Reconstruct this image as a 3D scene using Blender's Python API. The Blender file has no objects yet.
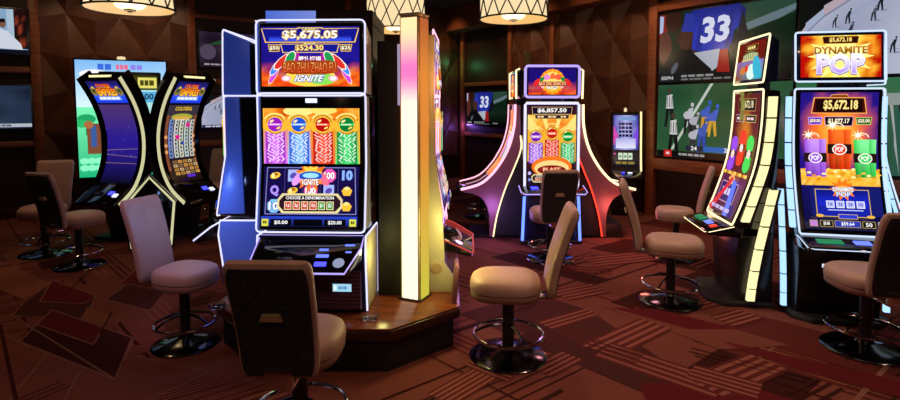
import bpy, bmesh, math, random
from mathutils import Vector as V, Matrix, noise
SC = bpy.context.scene
C = SC.collection
random.seed(7)
PI = math.pi
# ------------------------------------------------------------------ camera
CAMH, FPX, PITCH, PPY = 1.55, 540.0, math.atan(0.066), 141.0
cd = bpy.data.cameras.new('camera'); cam = bpy.data.objects.new('camera', cd); C.objects.link(cam)
cam.location = (0, 0, CAMH); cam.rotation_euler = (PI/2 - PITCH, 0, 0)
cd.sensor_width = 36; cd.lens = FPX/900*36; cd.shift_y = -(200-PPY)/900; cd.clip_start = 0.05
SC.camera = cam
def ray(px, py):
    c, s = math.cos(PITCH), math.sin(PITCH); a = (px-450)/FPX; b = (PPY-py)/FPX
    return V((a, c + b*s, -s + b*c))
def gp(px, py, z=0.0):                     # ground point under a photo position
    r = ray(px, py); t = (z-CAMH)/r.z
    return V((r.x*t, r.y*t, z))
def plane_hit(px, py, p0, n):
    r = ray(px, py); o = V((0, 0, CAMH)); return o + r*((p0-o).dot(n)/r.dot(n))
# ------------------------------------------------------------------ colours
def lin(c):
    c = c/255.0
    return c/12.92 if c <= 0.04045 else ((c+0.055)/1.055)**2.4
def hx(s, a=1.0):
    s = s.lstrip('#'); return (lin(int(s[0:2], 16)), lin(int(s[2:4], 16)), lin(int(s[4:6], 16)), a)
def mix(a, b, t):
    t = max(0, min(1, t)); return tuple(a[i]*(1-t)+b[i]*t for i in range(4))
# ------------------------------------------------------------------ materials
MATS = {}
def mat(name, col, rough=0.5, metal=0.0, emit=None, es=0.0, nscale=0, namt=0.0, bump=0.0, bscale=60, coat=0.0, spec=0.5):
    m = bpy.data.materials.new(name); m.use_nodes = True; nt = m.node_tree; b = nt.nodes['Principled BSDF']
    if isinstance(col, str): col = hx(col)
    b.inputs['Base Color'].default_value = col; b.inputs['Roughness'].default_value = rough
    b.inputs['Metallic'].default_value = metal; b.inputs['Coat Weight'].default_value = coat
    b.inputs['Specular IOR Level'].default_value = spec
    tc = nt.nodes.new('ShaderNodeTexCoord')
    if namt:
        n = nt.nodes.new('ShaderNodeTexNoise'); n.inputs['Scale'].default_value = nscale; n.inputs['Detail'].default_value = 5
        nt.links.new(tc.outputs['Object'], n.inputs['Vector'])
        r = nt.nodes.new('ShaderNodeValToRGB'); r.color_ramp.elements[0].position = .3; r.color_ramp.elements[1].position = .7
        r.color_ramp.elements[0].color = tuple(x*(1-namt) for x in col[:3])+(1,); r.color_ramp.elements[1].color = tuple(min(1, x*(1+namt)) for x in col[:3])+(1,)
        nt.links.new(n.outputs['Fac'], r.inputs['Fac']); nt.links.new(r.outputs['Color'], b.inputs['Base Color'])
    if bump:
        n2 = nt.nodes.new('ShaderNodeTexNoise'); n2.inputs['Scale'].default_value = bscale; n2.inputs['Detail'].default_value = 3
        nt.links.new(tc.outputs['Object'], n2.inputs['Vector'])
        bp = nt.nodes.new('ShaderNodeBump'); bp.inputs['Strength'].default_value = bump; bp.inputs['Distance'].default_value = .004
        nt.links.new(n2.outputs['Fac'], bp.inputs['Height']); nt.links.new(bp.outputs['Normal'], b.inputs['Normal'])
    if emit is not None:
        if isinstance(emit, str): emit = hx(emit)
        b.inputs['Emission Color'].default_value = emit; b.inputs['Emission Strength'].default_value = es
    MATS[name] = m; return m
def wood(name, c1, c2, rough=.35, scale=3.0, stretch=(1, 12, 12)):
    m = mat(name, c1, rough); nt = m.node_tree; b = nt.nodes['Principled BSDF']
    tc = nt.nodes.new('ShaderNodeTexCoord'); mp = nt.nodes.new('ShaderNodeMapping'); mp.inputs['Scale'].default_value = stretch
    n = nt.nodes.new('ShaderNodeTexNoise'); n.inputs['Scale'].default_value = scale; n.inputs['Detail'].default_value = 8
    r = nt.nodes.new('ShaderNodeValToRGB'); r.color_ramp.elements[0].color = hx(c1); r.color_ramp.elements[1].color = hx(c2)
    r.color_ramp.elements[0].position = .35; r.color_ramp.elements[1].position = .65
    L = nt.links.new; L(tc.outputs['Object'], mp.inputs['Vector']); L(mp.outputs['Vector'], n.inputs['Vector']); L(n.outputs['Fac'], r.inputs['Fac']); L(r.outputs['Color'], b.inputs['Base Color'])
    return m
def screen_mat(name, strength):
    m = bpy.data.materials.new(name); m.use_nodes = True; nt = m.node_tree; b = nt.nodes['Principled BSDF']
    a = nt.nodes.new('ShaderNodeVertexColor'); a.layer_name = 'Col'
    b.inputs['Base Color'].default_value = (.004, .004, .005, 1); b.inputs['Roughness'].default_value = .18
    nt.links.new(a.outputs['Color'], b.inputs['Emission Color']); b.inputs['Emission Strength'].default_value = strength
    MATS[name] = m; return m
# ------------------------------------------------------------------ mesh builder
class MB:
    def __init__(s): s.v = []; s.f = []; s.mi = []
    def add(s, vs, fs, mi=0):
        o = len(s.v); s.v += [V(p) for p in vs]; s.f += [[i+o for i in f] for f in fs]; s.mi += [mi]*len(fs); return s
    def box(s, x0, x1, y0, y1, z0, z1):
        return s.add([(x0,y0,z0),(x1,y0,z0),(x1,y1,z0),(x0,y1,z0),(x0,y0,z1),(x1,y0,z1),(x1,y1,z1),(x0,y1,z1)],
              [(0,3,2,1),(4,5,6,7),(0,1,5,4),(1,2,6,5),(2,3,7,6),(3,0,4,7)])
    def prism_x(s, prof, x0, x1):          # profile of (y, z)
        n = len(prof); vs = [(x0, y, z) for y, z in prof] + [(x1, y, z) for y, z in prof]
        return s.add(vs, [list(range(n)), [2*n-1-i for i in range(n)]] + [(i, i+n, (i+1) % n+n, (i+1) % n) for i in range(n)])
    def prism_y(s, prof, y0, y1):          # profile of (x, z)
        n = len(prof); vs = [(x, y0, z) for x, z in prof] + [(x, y1, z) for x, z in prof]
        return s.add(vs, [list(range(n)), [2*n-1-i for i in range(n)]] + [(i, i+n, (i+1) % n+n, (i+1) % n) for i in range(n)])
    def prism_z(s, prof, z0, z1):
        n = len(prof); vs = [(x, y, z0) for x, y in prof] + [(x, y, z1) for x, y in prof]
        return s.add(vs, [[n-1-i for i in range(n)], list(range(n, 2*n))] + [(i, (i+1) % n, (i+1) % n+n, i+n) for i in range(n)])
    def tube(s, pts, r, n=8, closed=False):
        pts = [V(p) for p in pts]; m = len(pts); vs = []; fs = []; up = None
        for i, p in enumerate(pts):
            a = pts[(i-1) % m] if (closed or i > 0) else p; b = pts[(i+1) % m] if (closed or i < m-1) else p
            t = (b-a).normalized()
            if up is None: up = V((0, 0, 1)) if abs(t.z) < .9 else V((0, 1, 0))
            sx = t.cross(up)
            if sx.length < 1e-4: sx = t.cross(V((1, 0, 0)))
            sx.normalize(); up = sx.cross(t).normalized()
            for k in range(n):
                q = 2*PI*k/n; vs.append(p + (sx*math.cos(q)+up*math.sin(q))*r)
        for i in range(m if closed else m-1):
            for k in range(n):
                fs.append((i*n+k, i*n+(k+1) % n, ((i+1) % m)*n+(k+1) % n, ((i+1) % m)*n+k))
        if not closed: fs += [list(range(n))[::-1], list(range((m-1)*n, m*n))]
        return s.add(vs, fs)
    def loft(s, rings, cap=True):
        n = len(rings[0]); vs = [p for r in rings for p in r]; fs = []
        for i in range(len(rings)-1):
            for k in range(n): fs.append((i*n+k, i*n+(k+1) % n, (i+1)*n+(k+1) % n, (i+1)*n+k))
        if cap: fs += [list(range(n))[::-1], list(range((len(rings)-1)*n, len(rings)*n))]
        return s.add(vs, fs)
    def lathe(s, prof, n=32, c=(0, 0)):
        return s.loft([[(c[0]+r*math.cos(2*PI*k/n), c[1]+r*math.sin(2*PI*k/n), z) for k in range(n)] for r, z in prof])
    def build(s, name, m, parent=None, bevel=0, smooth=True, seg=2):
        me = bpy.data.meshes.new(name); bm = bmesh.new(); vs = [bm.verts.new(p) for p in s.v]
        for f, mi in zip(s.f, s.mi):
            try:
                q = bm.faces.new([vs[i] for i in f]); q.material_index = mi
            except ValueError: pass
        bmesh.ops.recalc_face_normals(bm, faces=bm.faces)
        if bevel:
            es = [e for e in bm.edges if len(e.link_faces) == 2 and e.calc_face_angle() > .5]
            bmesh.ops.bevel(bm, geom=es, offset=bevel, segments=seg, affect='EDGES', profile=.5, clamp_overlap=True)
        if smooth:
            for f in bm.faces: f.smooth = True
        bm.to_mesh(me); bm.free()
        if smooth: me.set_sharp_from_angle(angle=math.radians(38))
        for q in (m if isinstance(m, (list, tuple)) else [m]): me.materials.append(MATS[q] if isinstance(q, str) else q)
        o = bpy.data.objects.new(name, me); C.objects.link(o)
        if parent: o.parent = parent
        return o
def bez(p0, p1, p2, n=8):
    p0, p1, p2 = V(p0), V(p1), V(p2); return [p0*(1-t)**2+p1*2*t*(1-t)+p2*t*t for t in [i/n for i in range(n+1)]]
def smoothpath(pts, n=6):                  # Catmull-Rom through points
    pts = [V(p) for p in pts]; out = []
    for i in range(len(pts)-1):
        a, b, c, d = pts[max(0, i-1)], pts[i], pts[i+1], pts[min(len(pts)-1, i+2)]
        for k in range(n):
            t = k/n; out.append(.5*((2*b)+(c-a)*t+(2*a-5*b+4*c-d)*t*t+(3*b-a-3*c+d)*t**3))
    return out+[pts[-1]]
def sm2(pts, n=6): return [(p.x, p.y) for p in smoothpath([(a, b, 0) for a, b in pts], n)]
def rrect(w, h, r, n=5):                   # rounded rectangle around 0,0
    out = []
    for cx, cy, a0 in ((w/2-r, h/2-r, 0), (-w/2+r, h/2-r, PI/2), (-w/2+r, -h/2+r, PI), (w/2-r, -h/2+r, 1.5*PI)):
        out += [(cx+r*math.cos(a0+PI/2*k/n), cy+r*math.sin(a0+PI/2*k/n)) for k in range(n+1)]
    return out
def superell(a, b, e, n, z, c=(0, 0)):
    o = []
    for k in range(n):
        t = 2*PI*k/n; ct, st = math.cos(t), math.sin(t)
        o.append((c[0]+a*abs(ct)**(2/e)*(1 if ct >= 0 else -1), c[1]+b*abs(st)**(2/e)*(1 if st >= 0 else -1), z))
    return o
# ------------------------------------------------------------------ things
def thing(name, label, cat, loc=(0, 0, 0), rz=0, group=None):
    o = bpy.data.objects.new(name, None); C.objects.link(o); o.empty_display_size = .1
    o.location = loc; o.rotation_euler = (0, 0, rz); return tag(o, label, cat, group)
def tag(o, label, cat, group=None):
    o['label'] = label; o['category'] = cat
    if group: o['group'] = group
    return o
def struct(o): o['kind'] = 'structure'; return o
def dup(o, parent=None):
    c = o.copy(); C.objects.link(c); c.parent = parent
    for ch in list(o.children): dup(ch, c)
    return c
# ------------------------------------------------------------------ art: printed / shown pictures as layered coloured faces
TXT = {}
def text_mesh(body, off=0.0):
    k = (body, off)
    if k not in TXT:
        cu = bpy.data.curves.new('t', 'FONT'); cu.body = body; cu.size = 1; cu.resolution_u = 2; cu.offset = off
        ob = bpy.data.objects.new('t', cu); me = ob.to_mesh()
        vs = [(v.co.x, v.co.y) for v in me.vertices]; fs = [tuple(p.vertices) for p in me.polygons]
        ob.to_mesh_clear(); bpy.data.objects.remove(ob); bpy.data.curves.remove(cu); TXT[k] = (vs, fs)
    return TXT[k]
class Art:
    def __init__(s, w, h): s.w, s.h = w, h; s.p = []; s.l = 0
    def poly(s, pts, col, l=None):
        if isinstance(col, str): col = hx(col)
        if l is None: s.l += 1; l = s.l
        cols = col if isinstance(col, list) else [col]*len(pts)
        s.p.append((list(pts), cols, l)); return s
    def rect(s, x0, y0, x1, y1, col, l=None):
        return s.poly([(x0*s.w, y0*s.h), (x1*s.w, y0*s.h), (x1*s.w, y1*s.h), (x0*s.w, y1*s.h)], col, l)
    def P(s, pts, col, l=None): return s.poly([(x*s.w, y*s.h) for x, y in pts], col, l)
    def vgrad(s, x0, y0, x1, y1, cb, ct):
        cb, ct = hx(cb), hx(ct); return s.rect(x0, y0, x1, y1, [cb, cb, ct, ct])
    def ell(s, cx, cy, rx, ry, col, n=18, rot=0):   # radii as fractions of the width
        o = []
        for k in range(n):
            a = 2*PI*k/n; x, y = rx*s.w*math.cos(a), ry*s.w*math.sin(a); o.append((cx*s.w+x*math.cos(rot)-y*math.sin(rot), cy*s.h+x*math.sin(rot)+y*math.cos(rot)))
        return s.poly(o, col)
    def ring(s, cx, cy, rx, ry, col, th=.01, n=18, a0=0, a1=2*PI):
        s.l += 1
        for k in range(n):
            a, b = a0+(a1-a0)*k/n, a0+(a1-a0)*(k+1)/n
            s.poly([(cx*s.w+(rx)*s.w*math.cos(a), cy*s.h+ry*s.w*math.sin(a)), (cx*s.w+rx*s.w*math.cos(b), cy*s.h+ry*s.w*math.sin(b)),
                    (cx*s.w+(rx-th)*s.w*math.cos(b), cy*s.h+(ry-th)*s.w*math.sin(b)), (cx*s.w+(rx-th)*s.w*math.cos(a), cy*s.h+(ry-th)*s.w*math.sin(a))], col, s.l)
        return s
    def grid(s, x0, y0, x1, y1, nx, ny, fn):
        s.l += 1
        cs = [[fn(i/nx, j/ny) for i in range(nx+1)] for j in range(ny+1)]
        for j in range(ny):
            for i in range(nx):
                xa, xb = x0+(x1-x0)*i/nx, x0+(x1-x0)*(i+1)/nx; ya, yb = y0+(y1-y0)*j/ny, y0+(y1-y0)*(j+1)/ny
                s.rect(xa, ya, xb, yb, [cs[j][i], cs[j][i+1], cs[j+1][i+1], cs[j+1][i]], s.l)
        return s
    def star(s, cx, cy, r0, r1, n, col, ph=0):
        return s.poly([(cx*s.w+(r0 if k % 2 else r1)*s.w*math.cos(PI*k/n+ph), cy*s.h+(r0 if k % 2 else r1)*s.w*math.sin(PI*k/n+ph)) for k in range(2*n)], col)
    def frame(s, pts, fill, edge, th=.012):         # polygon with an outline
        s.P(pts, edge); cx = sum(p[0] for p in pts)/len(pts); cy = sum(p[1] for p in pts)/len(pts)
        o = []
        for x, y in pts:
            dx, dy = (cx-x)*s.w, (cy-y)*s.h; d = max(1e-6, math.hypot(dx, dy)); k = 1.3*th*s.w
            o.append((x+(k if dx > 0 else -k)/s.w*min(1, abs(dx)/(.2*d)), y+(k if dy > 0 else -k)/s.h*min(1, abs(dy)/(.2*d))))
        return s.P(o, fill)
    def text(s, body, x0, y0, x1, y1, col, off=0.02, edge=None, eoff=.07, skew=0, col2=None):
        base = text_mesh(body, off)
        xs = [p[0] for p in base[0]]; ys = [p[1] for p in base[0]]
        if not xs: return s
        ax, bx, ay, by = min(xs), max(xs), min(ys), max(ys)
        def put(ms, col, c2=None):
            s.l += 1
            q = []
            for x, y in ms[0]:
                u = (x-ax)/(bx-ax); v = (y-ay)/max(1e-6, by-ay)
                q.append(((x0+(x1-x0)*u+skew*v)*s.w, (y0+(y1-y0)*v)*s.h, v))
            for f in ms[1]:
                cc = [mix(hx(col), hx(c2), q[i][2]) for i in f] if c2 else (hx(col) if isinstance(col, str) else col)
                s.poly([(q[i][0], q[i][1]) for i in f], cc, s.l)
        if edge: put(text_mesh(body, eoff), edge)
        put(base, col, col2); return s
    def build(s, name, m, prof, parent=None, x0=0.0, dl=.00035, thick=True, clip=True):
        """prof: polyline of (y, z) from the top of the picture to its bottom (front is -y)."""
        pr = list(prof)[::-1]; L = [0]
        for a, b in zip(pr, pr[1:]): L.append(L[-1]+math.hypot(b[0]-a[0], b[1]-a[1]))
        k = L[-1]/s.h
        bm = bmesh.new(); cl = bm.loops.layers.float_color.new('Col')
        for pts, cols, l in s.p:
            try: f = bm.faces.new([bm.verts.new((x, y*k, l*dl)) for x, y in pts])
            except ValueError: continue
            for lp, c in zip(f.loops, cols): lp[cl] = c
        if clip:
            for co, no in (((0, 0, 0), (-1, 0, 0)), ((s.w, 0, 0), (1, 0, 0)), ((0, 0, 0), (0, -1, 0)), ((0, L[-1], 0), (0, 1, 0))):
                bmesh.ops.bisect_plane(bm, geom=bm.verts[:]+bm.edges[:]+bm.faces[:], plane_co=co, plane_no=no, clear_outer=True, dist=1e-6)
        for c in L[1:-1]:
            bmesh.ops.bisect_plane(bm, geom=bm.verts[:]+bm.edges[:]+bm.faces[:], plane_co=(0, c, 0), plane_no=(0, 1, 0), dist=1e-6)
        nr = []
        for i in range(len(pr)):
            a, b = pr[max(0, i-1)], pr[min(len(pr)-1, i+1)]; d = V((0, b[0]-a[0], b[1]-a[1])).normalized(); nr.append(V((0, -d.z, d.y)))
        for v in bm.verts:
            t = min(max(v.co.y, 0), L[-1]-1e-7); i = 0
            while i < len(L)-2 and t > L[i+1]: i += 1
            u = (t-L[i])/(L[i+1]-L[i]); p = V((v.co.x-s.w/2+x0, pr[i][0]*(1-u)+pr[i+1][0]*u, pr[i][1]*(1-u)+pr[i+1][1]*u))
            v.co = p + (nr[i]*(1-u)+nr[i+1]*u)*(v.co.z+.001)
        for f in bm.faces:
            f.normal_update()
        # the panel behind the picture gives the screen its thickness
        if thick:
            hw = s.w/2
            row = []
            for (y, z), n in zip(pr, nr):
                row.append([bm.verts.new((x0-hw, y, z)), bm.verts.new((x0+hw, y, z)), bm.verts.new((x0+hw, y-n.y*.012, z-n.z*.012)), bm.verts.new((x0-hw, y-n.y*.012, z-n.z*.012))])
            def q(*vs):
                f = bm.faces.new(vs)
                for lp in f.loops: lp[cl] = (0, 0, 0, 1)
            for a, b in zip(row, row[1:]):
                for i in range(4): q(a[i], a[(i+1) % 4], b[(i+1) % 4], b[i])
            q(*row[0][::-1]); q(*row[-1])
        me = bpy.data.meshes.new(name); bm.to_mesh(me); bm.free(); me.materials.append(MATS[m] if isinstance(m, str) else m)
        o = bpy.data.objects.new(name, me); C.objects.link(o)
        if parent: o.parent = parent
        return o
def fire(c0, c1, c2, sc=6, seed=0):
    a, b, d = hx(c0), hx(c1), hx(c2)
    def fn(u, v):
        n = noise.noise(V((u*sc, v*sc, seed)))*.5+.5+.3*noise.noise(V((u*sc*2.3, v*sc*2.3, seed+5)))
        return mix(a, b, n*2) if n < .5 else mix(b, d, n*2-1)
    return fn
# ================================================================== materials
mat('panel_leather', '#5a3420', .42, nscale=5, namt=.25, bump=.25, bscale=140)
mat('panel_wood', '#2c150c', .5, nscale=4, namt=.3)
wood('trim_wood', '#7a4424', '#97583a', .4)
wood('soffit_wood', '#6e3c22', '#85492a', .45, 2.0)
mat('ceiling_paint', '#4a3022', .9, nscale=8, namt=.1)
mat('black_plastic', (.012, .012, .014, 1), .28, nscale=30, namt=.2)
mat('black_gloss', (.006, .006, .008, 1), .1, coat=.5)
mat('black_matte', (.010, .009, .010, 1), .6, nscale=20, namt=.3)
mat('navy_gloss', (.010, .016, .06, 1), .2, coat=.4)
mat('chrome', (.75, .74, .76, 1), .12, 1.0)
mat('dark_chrome', (.10, .10, .11, 1), .15, 1.0)
mat('gold_metal', (.78, .62, .38, 1), .35, .55)
mat('leather', '#b8978a', .45, nscale=7, namt=.08, bump=.12, bscale=220)
mat('leather_trim', '#946c60', .5, bump=.1, bscale=200)
mat('dark_fabric', (.028, .022, .024, 1), .9, nscale=90, namt=.9, bump=.6, bscale=160)
mat('brown_fabric', (.05, .024, .018, 1), .8, nscale=70, namt=.6, bump=.5, bscale=160)
wood('counter_wood', '#5c2c18', '#7d4224', .22, 2.0, (2, 9, 9))
mat('counter_edge', '#3a1a10', .35, nscale=10, namt=.2)
mat('kick_stripe', '#5e3a58', .4, .2)
mat('side_metal', '#9a9aa8', .32, .35)
mat('side_mauve', '#8a5c66', .38, .15)
mat('side_blue', '#6a8ae0', .35, .1, '#3a5ce8', .16); mat('side_cream', '#b9b39a', .38)
mat('glass_clear', (.9, .9, .95, 1), .05); MATS['glass_clear'].node_tree.nodes['Principled BSDF'].inputs['Transmission Weight'].default_value = 1.0
def led(name, col, s): return mat(name, (.02, .02, .02, 1), .3, emit=col, es=s)
led('btn_pale', '#c8d4ff', .5); led('led_dimred', '#ff4a4a', .5); led('led_white', '#dcdcff', 1.25); led('led_violet', '#b7a2ff', 1.2); led('led_blue', '#5a78ff', 2.6); led('led_warm', '#ffe3b0', 1.8)
led('led_pink', '#ffb6d0', 1.6); led('led_red', '#ff3a24', 2.0); led('led_yellow', '#fff0a8', 1.5); led('led_lime', '#e8e4b0', .8)
led('led_ice', '#a8d4ff', 1.35); led('led_cream', '#fff0b0', 1.2); led('led_frost', '#cfe2ff', 1.15); led('led_orange', '#ff8a3c', 1.6); led('led_deep', '#3a3cff', 3.0)
led('btn_blue', '#6478ff', 1.6); led('btn_red', '#ff3b2a', 1.2); led('btn_green', '#1ea86a', .6); led('btn_white', '#dfe8ff', 1.5)
led('lamp_diffuser', '#ffc878', .95); led('lamp_fabric', '#ffe2ae', 1.0)
screen_mat('screen_bright', 1.12); screen_mat('screen_mid', 1.0); screen_mat('screen_tv', .8); screen_mat('screen_dim', .5); screen_mat('light_panel', 1.35); screen_mat('light_soft', .75)
for n_ in ('light_panel', 'light_soft'): MATS[n_].node_tree.nodes['Principled BSDF'].inputs['Roughness'].default_value = .7

# ================================================================== room
LW0, RW0 = V((-6.08, 7.3, 0)), V((2.886, 7.6, 0))
LA, RA = math.radians(34.4), math.radians(-55.6)
WALLS = {'l': (LW0, LA), 'r': (RW0, RA)}
def wxy(w, px, py, out=0.0):
    p0, a = WALLS[w]; d = V((math.cos(a), math.sin(a), 0)); n = V((math.sin(a), -math.cos(a), 0))
    h = plane_hit(px, py, p0+n*out, n); return (h-p0).dot(d), h.z
def onwall(o, w): o.location = WALLS[w][0]; o.rotation_euler = (0, 0, WALLS[w][1]); return o
corner_l = (V((.163, 11.58, 0))-LW0).length
corner_r = -(V((.163, 11.58, 0))-RW0).length
CEIL = 3.55
o = struct(onwall(MB().box(-9, corner_l, 0, .2, 0, CEIL).build('wall_left', 'panel_wood', smooth=False), 'l'))
o = struct(onwall(MB().box(corner_r-.2, 8, 0, .2, 0, CEIL).build('wall_right', 'panel_wood', smooth=False), 'r'))
o = struct(MB().box(-14, 9, -3, 14, CEIL, CEIL+.1).build('ceiling', 'ceiling_paint', smooth=False))
TR = [0]
def trim(w, t0, t1, z0, z1, th=.06, m='trim_wood', bev=.008):
    TR[0] += 1
    return struct(onwall(MB().box(t0, t1, -th, -.001, z0, z1).build('trim_%d' % TR[0], m, bevel=bev), w))
def vtrim(w, px, wd, z0=0.0, z1=CEIL-.01, py=105, th=.07):
    t = wxy(w, px, py)[0]; trim(w, t-wd/2, t+wd/2, z0, z1, th); return t
def htrim(w, t0, t1, px, py0, py1, th=.05):
    za, zb = wxy(w, px, py1)[1], wxy(w, px, py0)[1]; trim(w, t0, t1, za, zb, th); return za, zb
# left wall
a1 = vtrim('l', 38, .12); a2 = vtrim('l', 193, .12)
for (p, q) in ((67, 73), (141, 147)): htrim('l', a1-3.2, a1-.06, 20, p, q)
for (p, q) in ((14.5, 19), (79, 84), (140, 146)): htrim('l', a2+.06, a2+2.6, 205, p, q)
a3 = a2+2.66; trim('l', a3-.06, a3+.06, 0, CEIL-.01, .07)
trim('l', -9, corner_l, .0, .16, .03, 'counter_edge')
# right wall
b0 = vtrim('r', 464, .11); b1 = vtrim('r', 511.5, .10); b2 = vtrim('r', 553.5, .10); b3 = vtrim('r', 655, .13, th=.10)
for (p, q) in ((82, 86), (133, 137)): htrim('r', b0+.06, b1-.05, 485, p, q)
trim('r', corner_r, 8, 0, .16, .03, 'counter_edge')
zs = wxy('r', 560, 14)[1]
trim('r', corner_r, 8, zs, CEIL-.005, .34, 'soffit_wood', .02)
zb = wxy('r', 700, 161)[1]
trim('r', b3+.07, 5.5, zb-.16, zb, .12)
trim('r', b3+.07, 5.5, wxy('r', 660, 13)[1], wxy('r', 660, 13)[1]+.12, .10)
# tufted leather panels: folded diamonds, raised in the middle, creased along their edges
PN = [0]
def tufted(w, t0, t1, z0, z1, tn, zn, wd, hg, name):
    """diamonds wd wide, hg tall, with a crease node at (tn, zn)."""
    bm = bmesh.new()
    i0, i1 = int((t0-tn)/wd)-2, int((t1-tn)/wd)+2; j0, j1 = int((z0-zn)/hg)-2, int((z1-zn)/hg)+2
    for i in range(i0, i1):
        for j in range(j0, j1):
            for (cx, cz) in ((tn+i*wd+wd/2, zn+j*hg), (tn+i*wd, zn+j*hg+hg/2)):
                c = bm.verts.new((cx+.03*wd, -.085, cz-.08*hg)); r = [bm.verts.new((cx+dx*wd/2, -.008, cz+dz*hg/2)) for dx, dz in ((1, 0), (0, 1), (-1, 0), (0, -1))]
                for k in range(4): bm.faces.new((c, r[k], r[(k+1) % 4]))
    for co, no in (((t0, 0, 0), (-1, 0, 0)), ((t1, 0, 0), (1, 0, 0)), ((0, 0, z0), (0, 0, -1)), ((0, 0, z1), (0, 0, 1))):
        bmesh.ops.bisect_plane(bm, geom=bm.verts[:]+bm.edges[:]+bm.faces[:], plane_co=co, plane_no=no, clear_outer=True)
    bmesh.ops.remove_doubles(bm, verts=bm.verts, dist=.0005)
    bmesh.ops.recalc_face_normals(bm, faces=bm.faces)
    me = bpy.data.meshes.new(name); bm.to_mesh(me); bm.free(); me.materials.append(MATS['panel_leather'])
    if sum(p.normal.y for p in me.polygons) > 0: me.flip_normals()
    o = bpy.data.objects.new(name, me); C.objects.link(o); return struct(onwall(o, w))
n1 = wxy('l', 66, 12); n2 = wxy('l', 120, 19); n3 = wxy('l', 94, 55)
tufted('l', a1+.06, a2-.06, .5, CEIL-.02, n1[0], n1[1]-.02, (n2[0]-n1[0]), 2*abs(n1[1]-n3[1])*.93, 'trim_41')
tufted('l', a3+.06, corner_l-.02, .5, CEIL-.02, a3+.4, n1[1]-.1, .74, 1.15, 'trim_42')
c1 = wxy('r', 613, 38); c2 = wxy('r', 632, 67)
tufted('r', b2+.05, b3-.065, .5, zs, c1[0], c1[1], 2*(c2[0]-c1[0]), 2*abs(c2[1]-c1[1])*1.15, 'trim_43')
tufted('r', b1+.05, b2-.05, .5, zs, c1[0], c1[1], 2*(c2[0]-c1[0]), 2*abs(c2[1]-c1[1])*1.15, 'trim_44')

# ================================================================== televisions
def scrib(a, x0, y0, x1, y1, col, n, seed=1):      # caption too small to read: word-like dashes
    rr = random.Random(seed*31+n); ws = [rr.uniform(.6, 1.6) for _ in range(n)]; k = (x1-x0)/sum(ws); x = x0
    a.l += 1
    for w in ws: a.rect(x, y0, x+w*k*.82, y1, col, a.l); x += w*k
def closeup(w, h, ticker=True):
    a = Art(w, h); a.grid(0, 0, 1, 1, 14, 8, lambda u, v: mix(mix(hx('#0b2a1a'), hx('#06100c'), 1-v), hx('#27402f'), noise.noise(V((u*3, v*4, 1)))*.7))
    a.P([(.62, .58), (1, .8), (1, 1), (.62, .98)], '#2b4a3c'); a.P([(.64, .62), (.9, .74), (1, .83), (1, .9), (.66, .72)], '#6a7d86')
    a.P([(0, .62), (.06, .7), (.1, .98), (0, 1)], '#8a1a1a'); a.P([(0, .72), (.03, .74), (.035, .97), (0, .98)], '#b9c4ea'); a.ell(.12, .9, .07, .1, '#33180f'); a.ell(.05, .5, .06, .13, '#5a2a24')
    a.P([(.14, .62), (.22, .88), (.3, .95), (.33, .55), (.3, .34), (.22, .4)], '#3a2018')
    a.P([(.2, .8), (.24, .95), (.34, 1.05), (.6, 1.05), (.68, .92), (.67, .74), (.6, .66), (.575, .4), (.44, .37), (.28, .45), (.29, .7), (.19, .7)], [hx('#1c2a90')]*4+[hx('#141c60')]*2+[hx('#2436b8')]*6)
    a.P([(.31, .45), (.34, 1.0), (.37, 1.0), (.36, .43)], '#1a2896'); a.P([(.53, .42), (.57, .98), (.6, .9), (.57, .42)], '#182484'); a.P([(.18, .5), (.19, .72), (.29, .7), (.27, .52), (.24, .45)], '#4a2a20')
    a.P([(.22, .98), (.2, .72), (.3, .75), (.3, .93)], '#2a36a0'); a.P([(.56, .42), (.6, .35), (.7, .6), (.66, .9), (.62, .6)], '#0c1020')
    a.text('33', .345, .52, .56, .88, '#e4e8ff', .04, None, 0, .02)
    a.P([(.3, .4), (.5, .43), (.5, .2), (.42, .1), (.33, .25)], '#b7bccb'); a.P([(.5, .42), (.56, .42), (.58, .1), (.48, .12)], '#a01818')
    a.P([(0, .1), (.1, .42), (.26, .46), (.44, .16), (.46, .04), (0, .04)], '#0a0a0c'); a.ell(.14, .2, .02, .05, '#5b6070', rot=-.5)
    if ticker: a.rect(0, 0, 1, .11, '#05060a'); a.text('ESPN', .03, .035, .13, .085, '#d8d8d8'); scrib(a, .2, .065, .47, .095, '#9a9a9a', 4); scrib(a, .2, .02, .6, .045, '#777777', 6); scrib(a, .68, .045, .8, .075, '#9a9a9a', 2)
    return a
def player(a, x, y, s, body, leg, skin='#3a2a22', lean=0):
    a.P([(x-.012*s+lean*.03, y+.1*s), (x+.014*s+lean*.03, y+.11*s), (x+.02*s, y), (x-.014*s, y)], body); a.ell(x+lean*.04, y+.135*s, .009*s, .011*s, skin)
    a.P([(x-.014*s, y+.01), (x+.002*s, y+.01), (x-.008*s, y-.13*s), (x-.02*s, y-.13*s)], leg); a.P([(x+.002*s, y+.01), (x+.02*s, y+.01), (x+.026*s, y-.12*s), (x+.014*s, y-.13*s)], leg)
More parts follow.
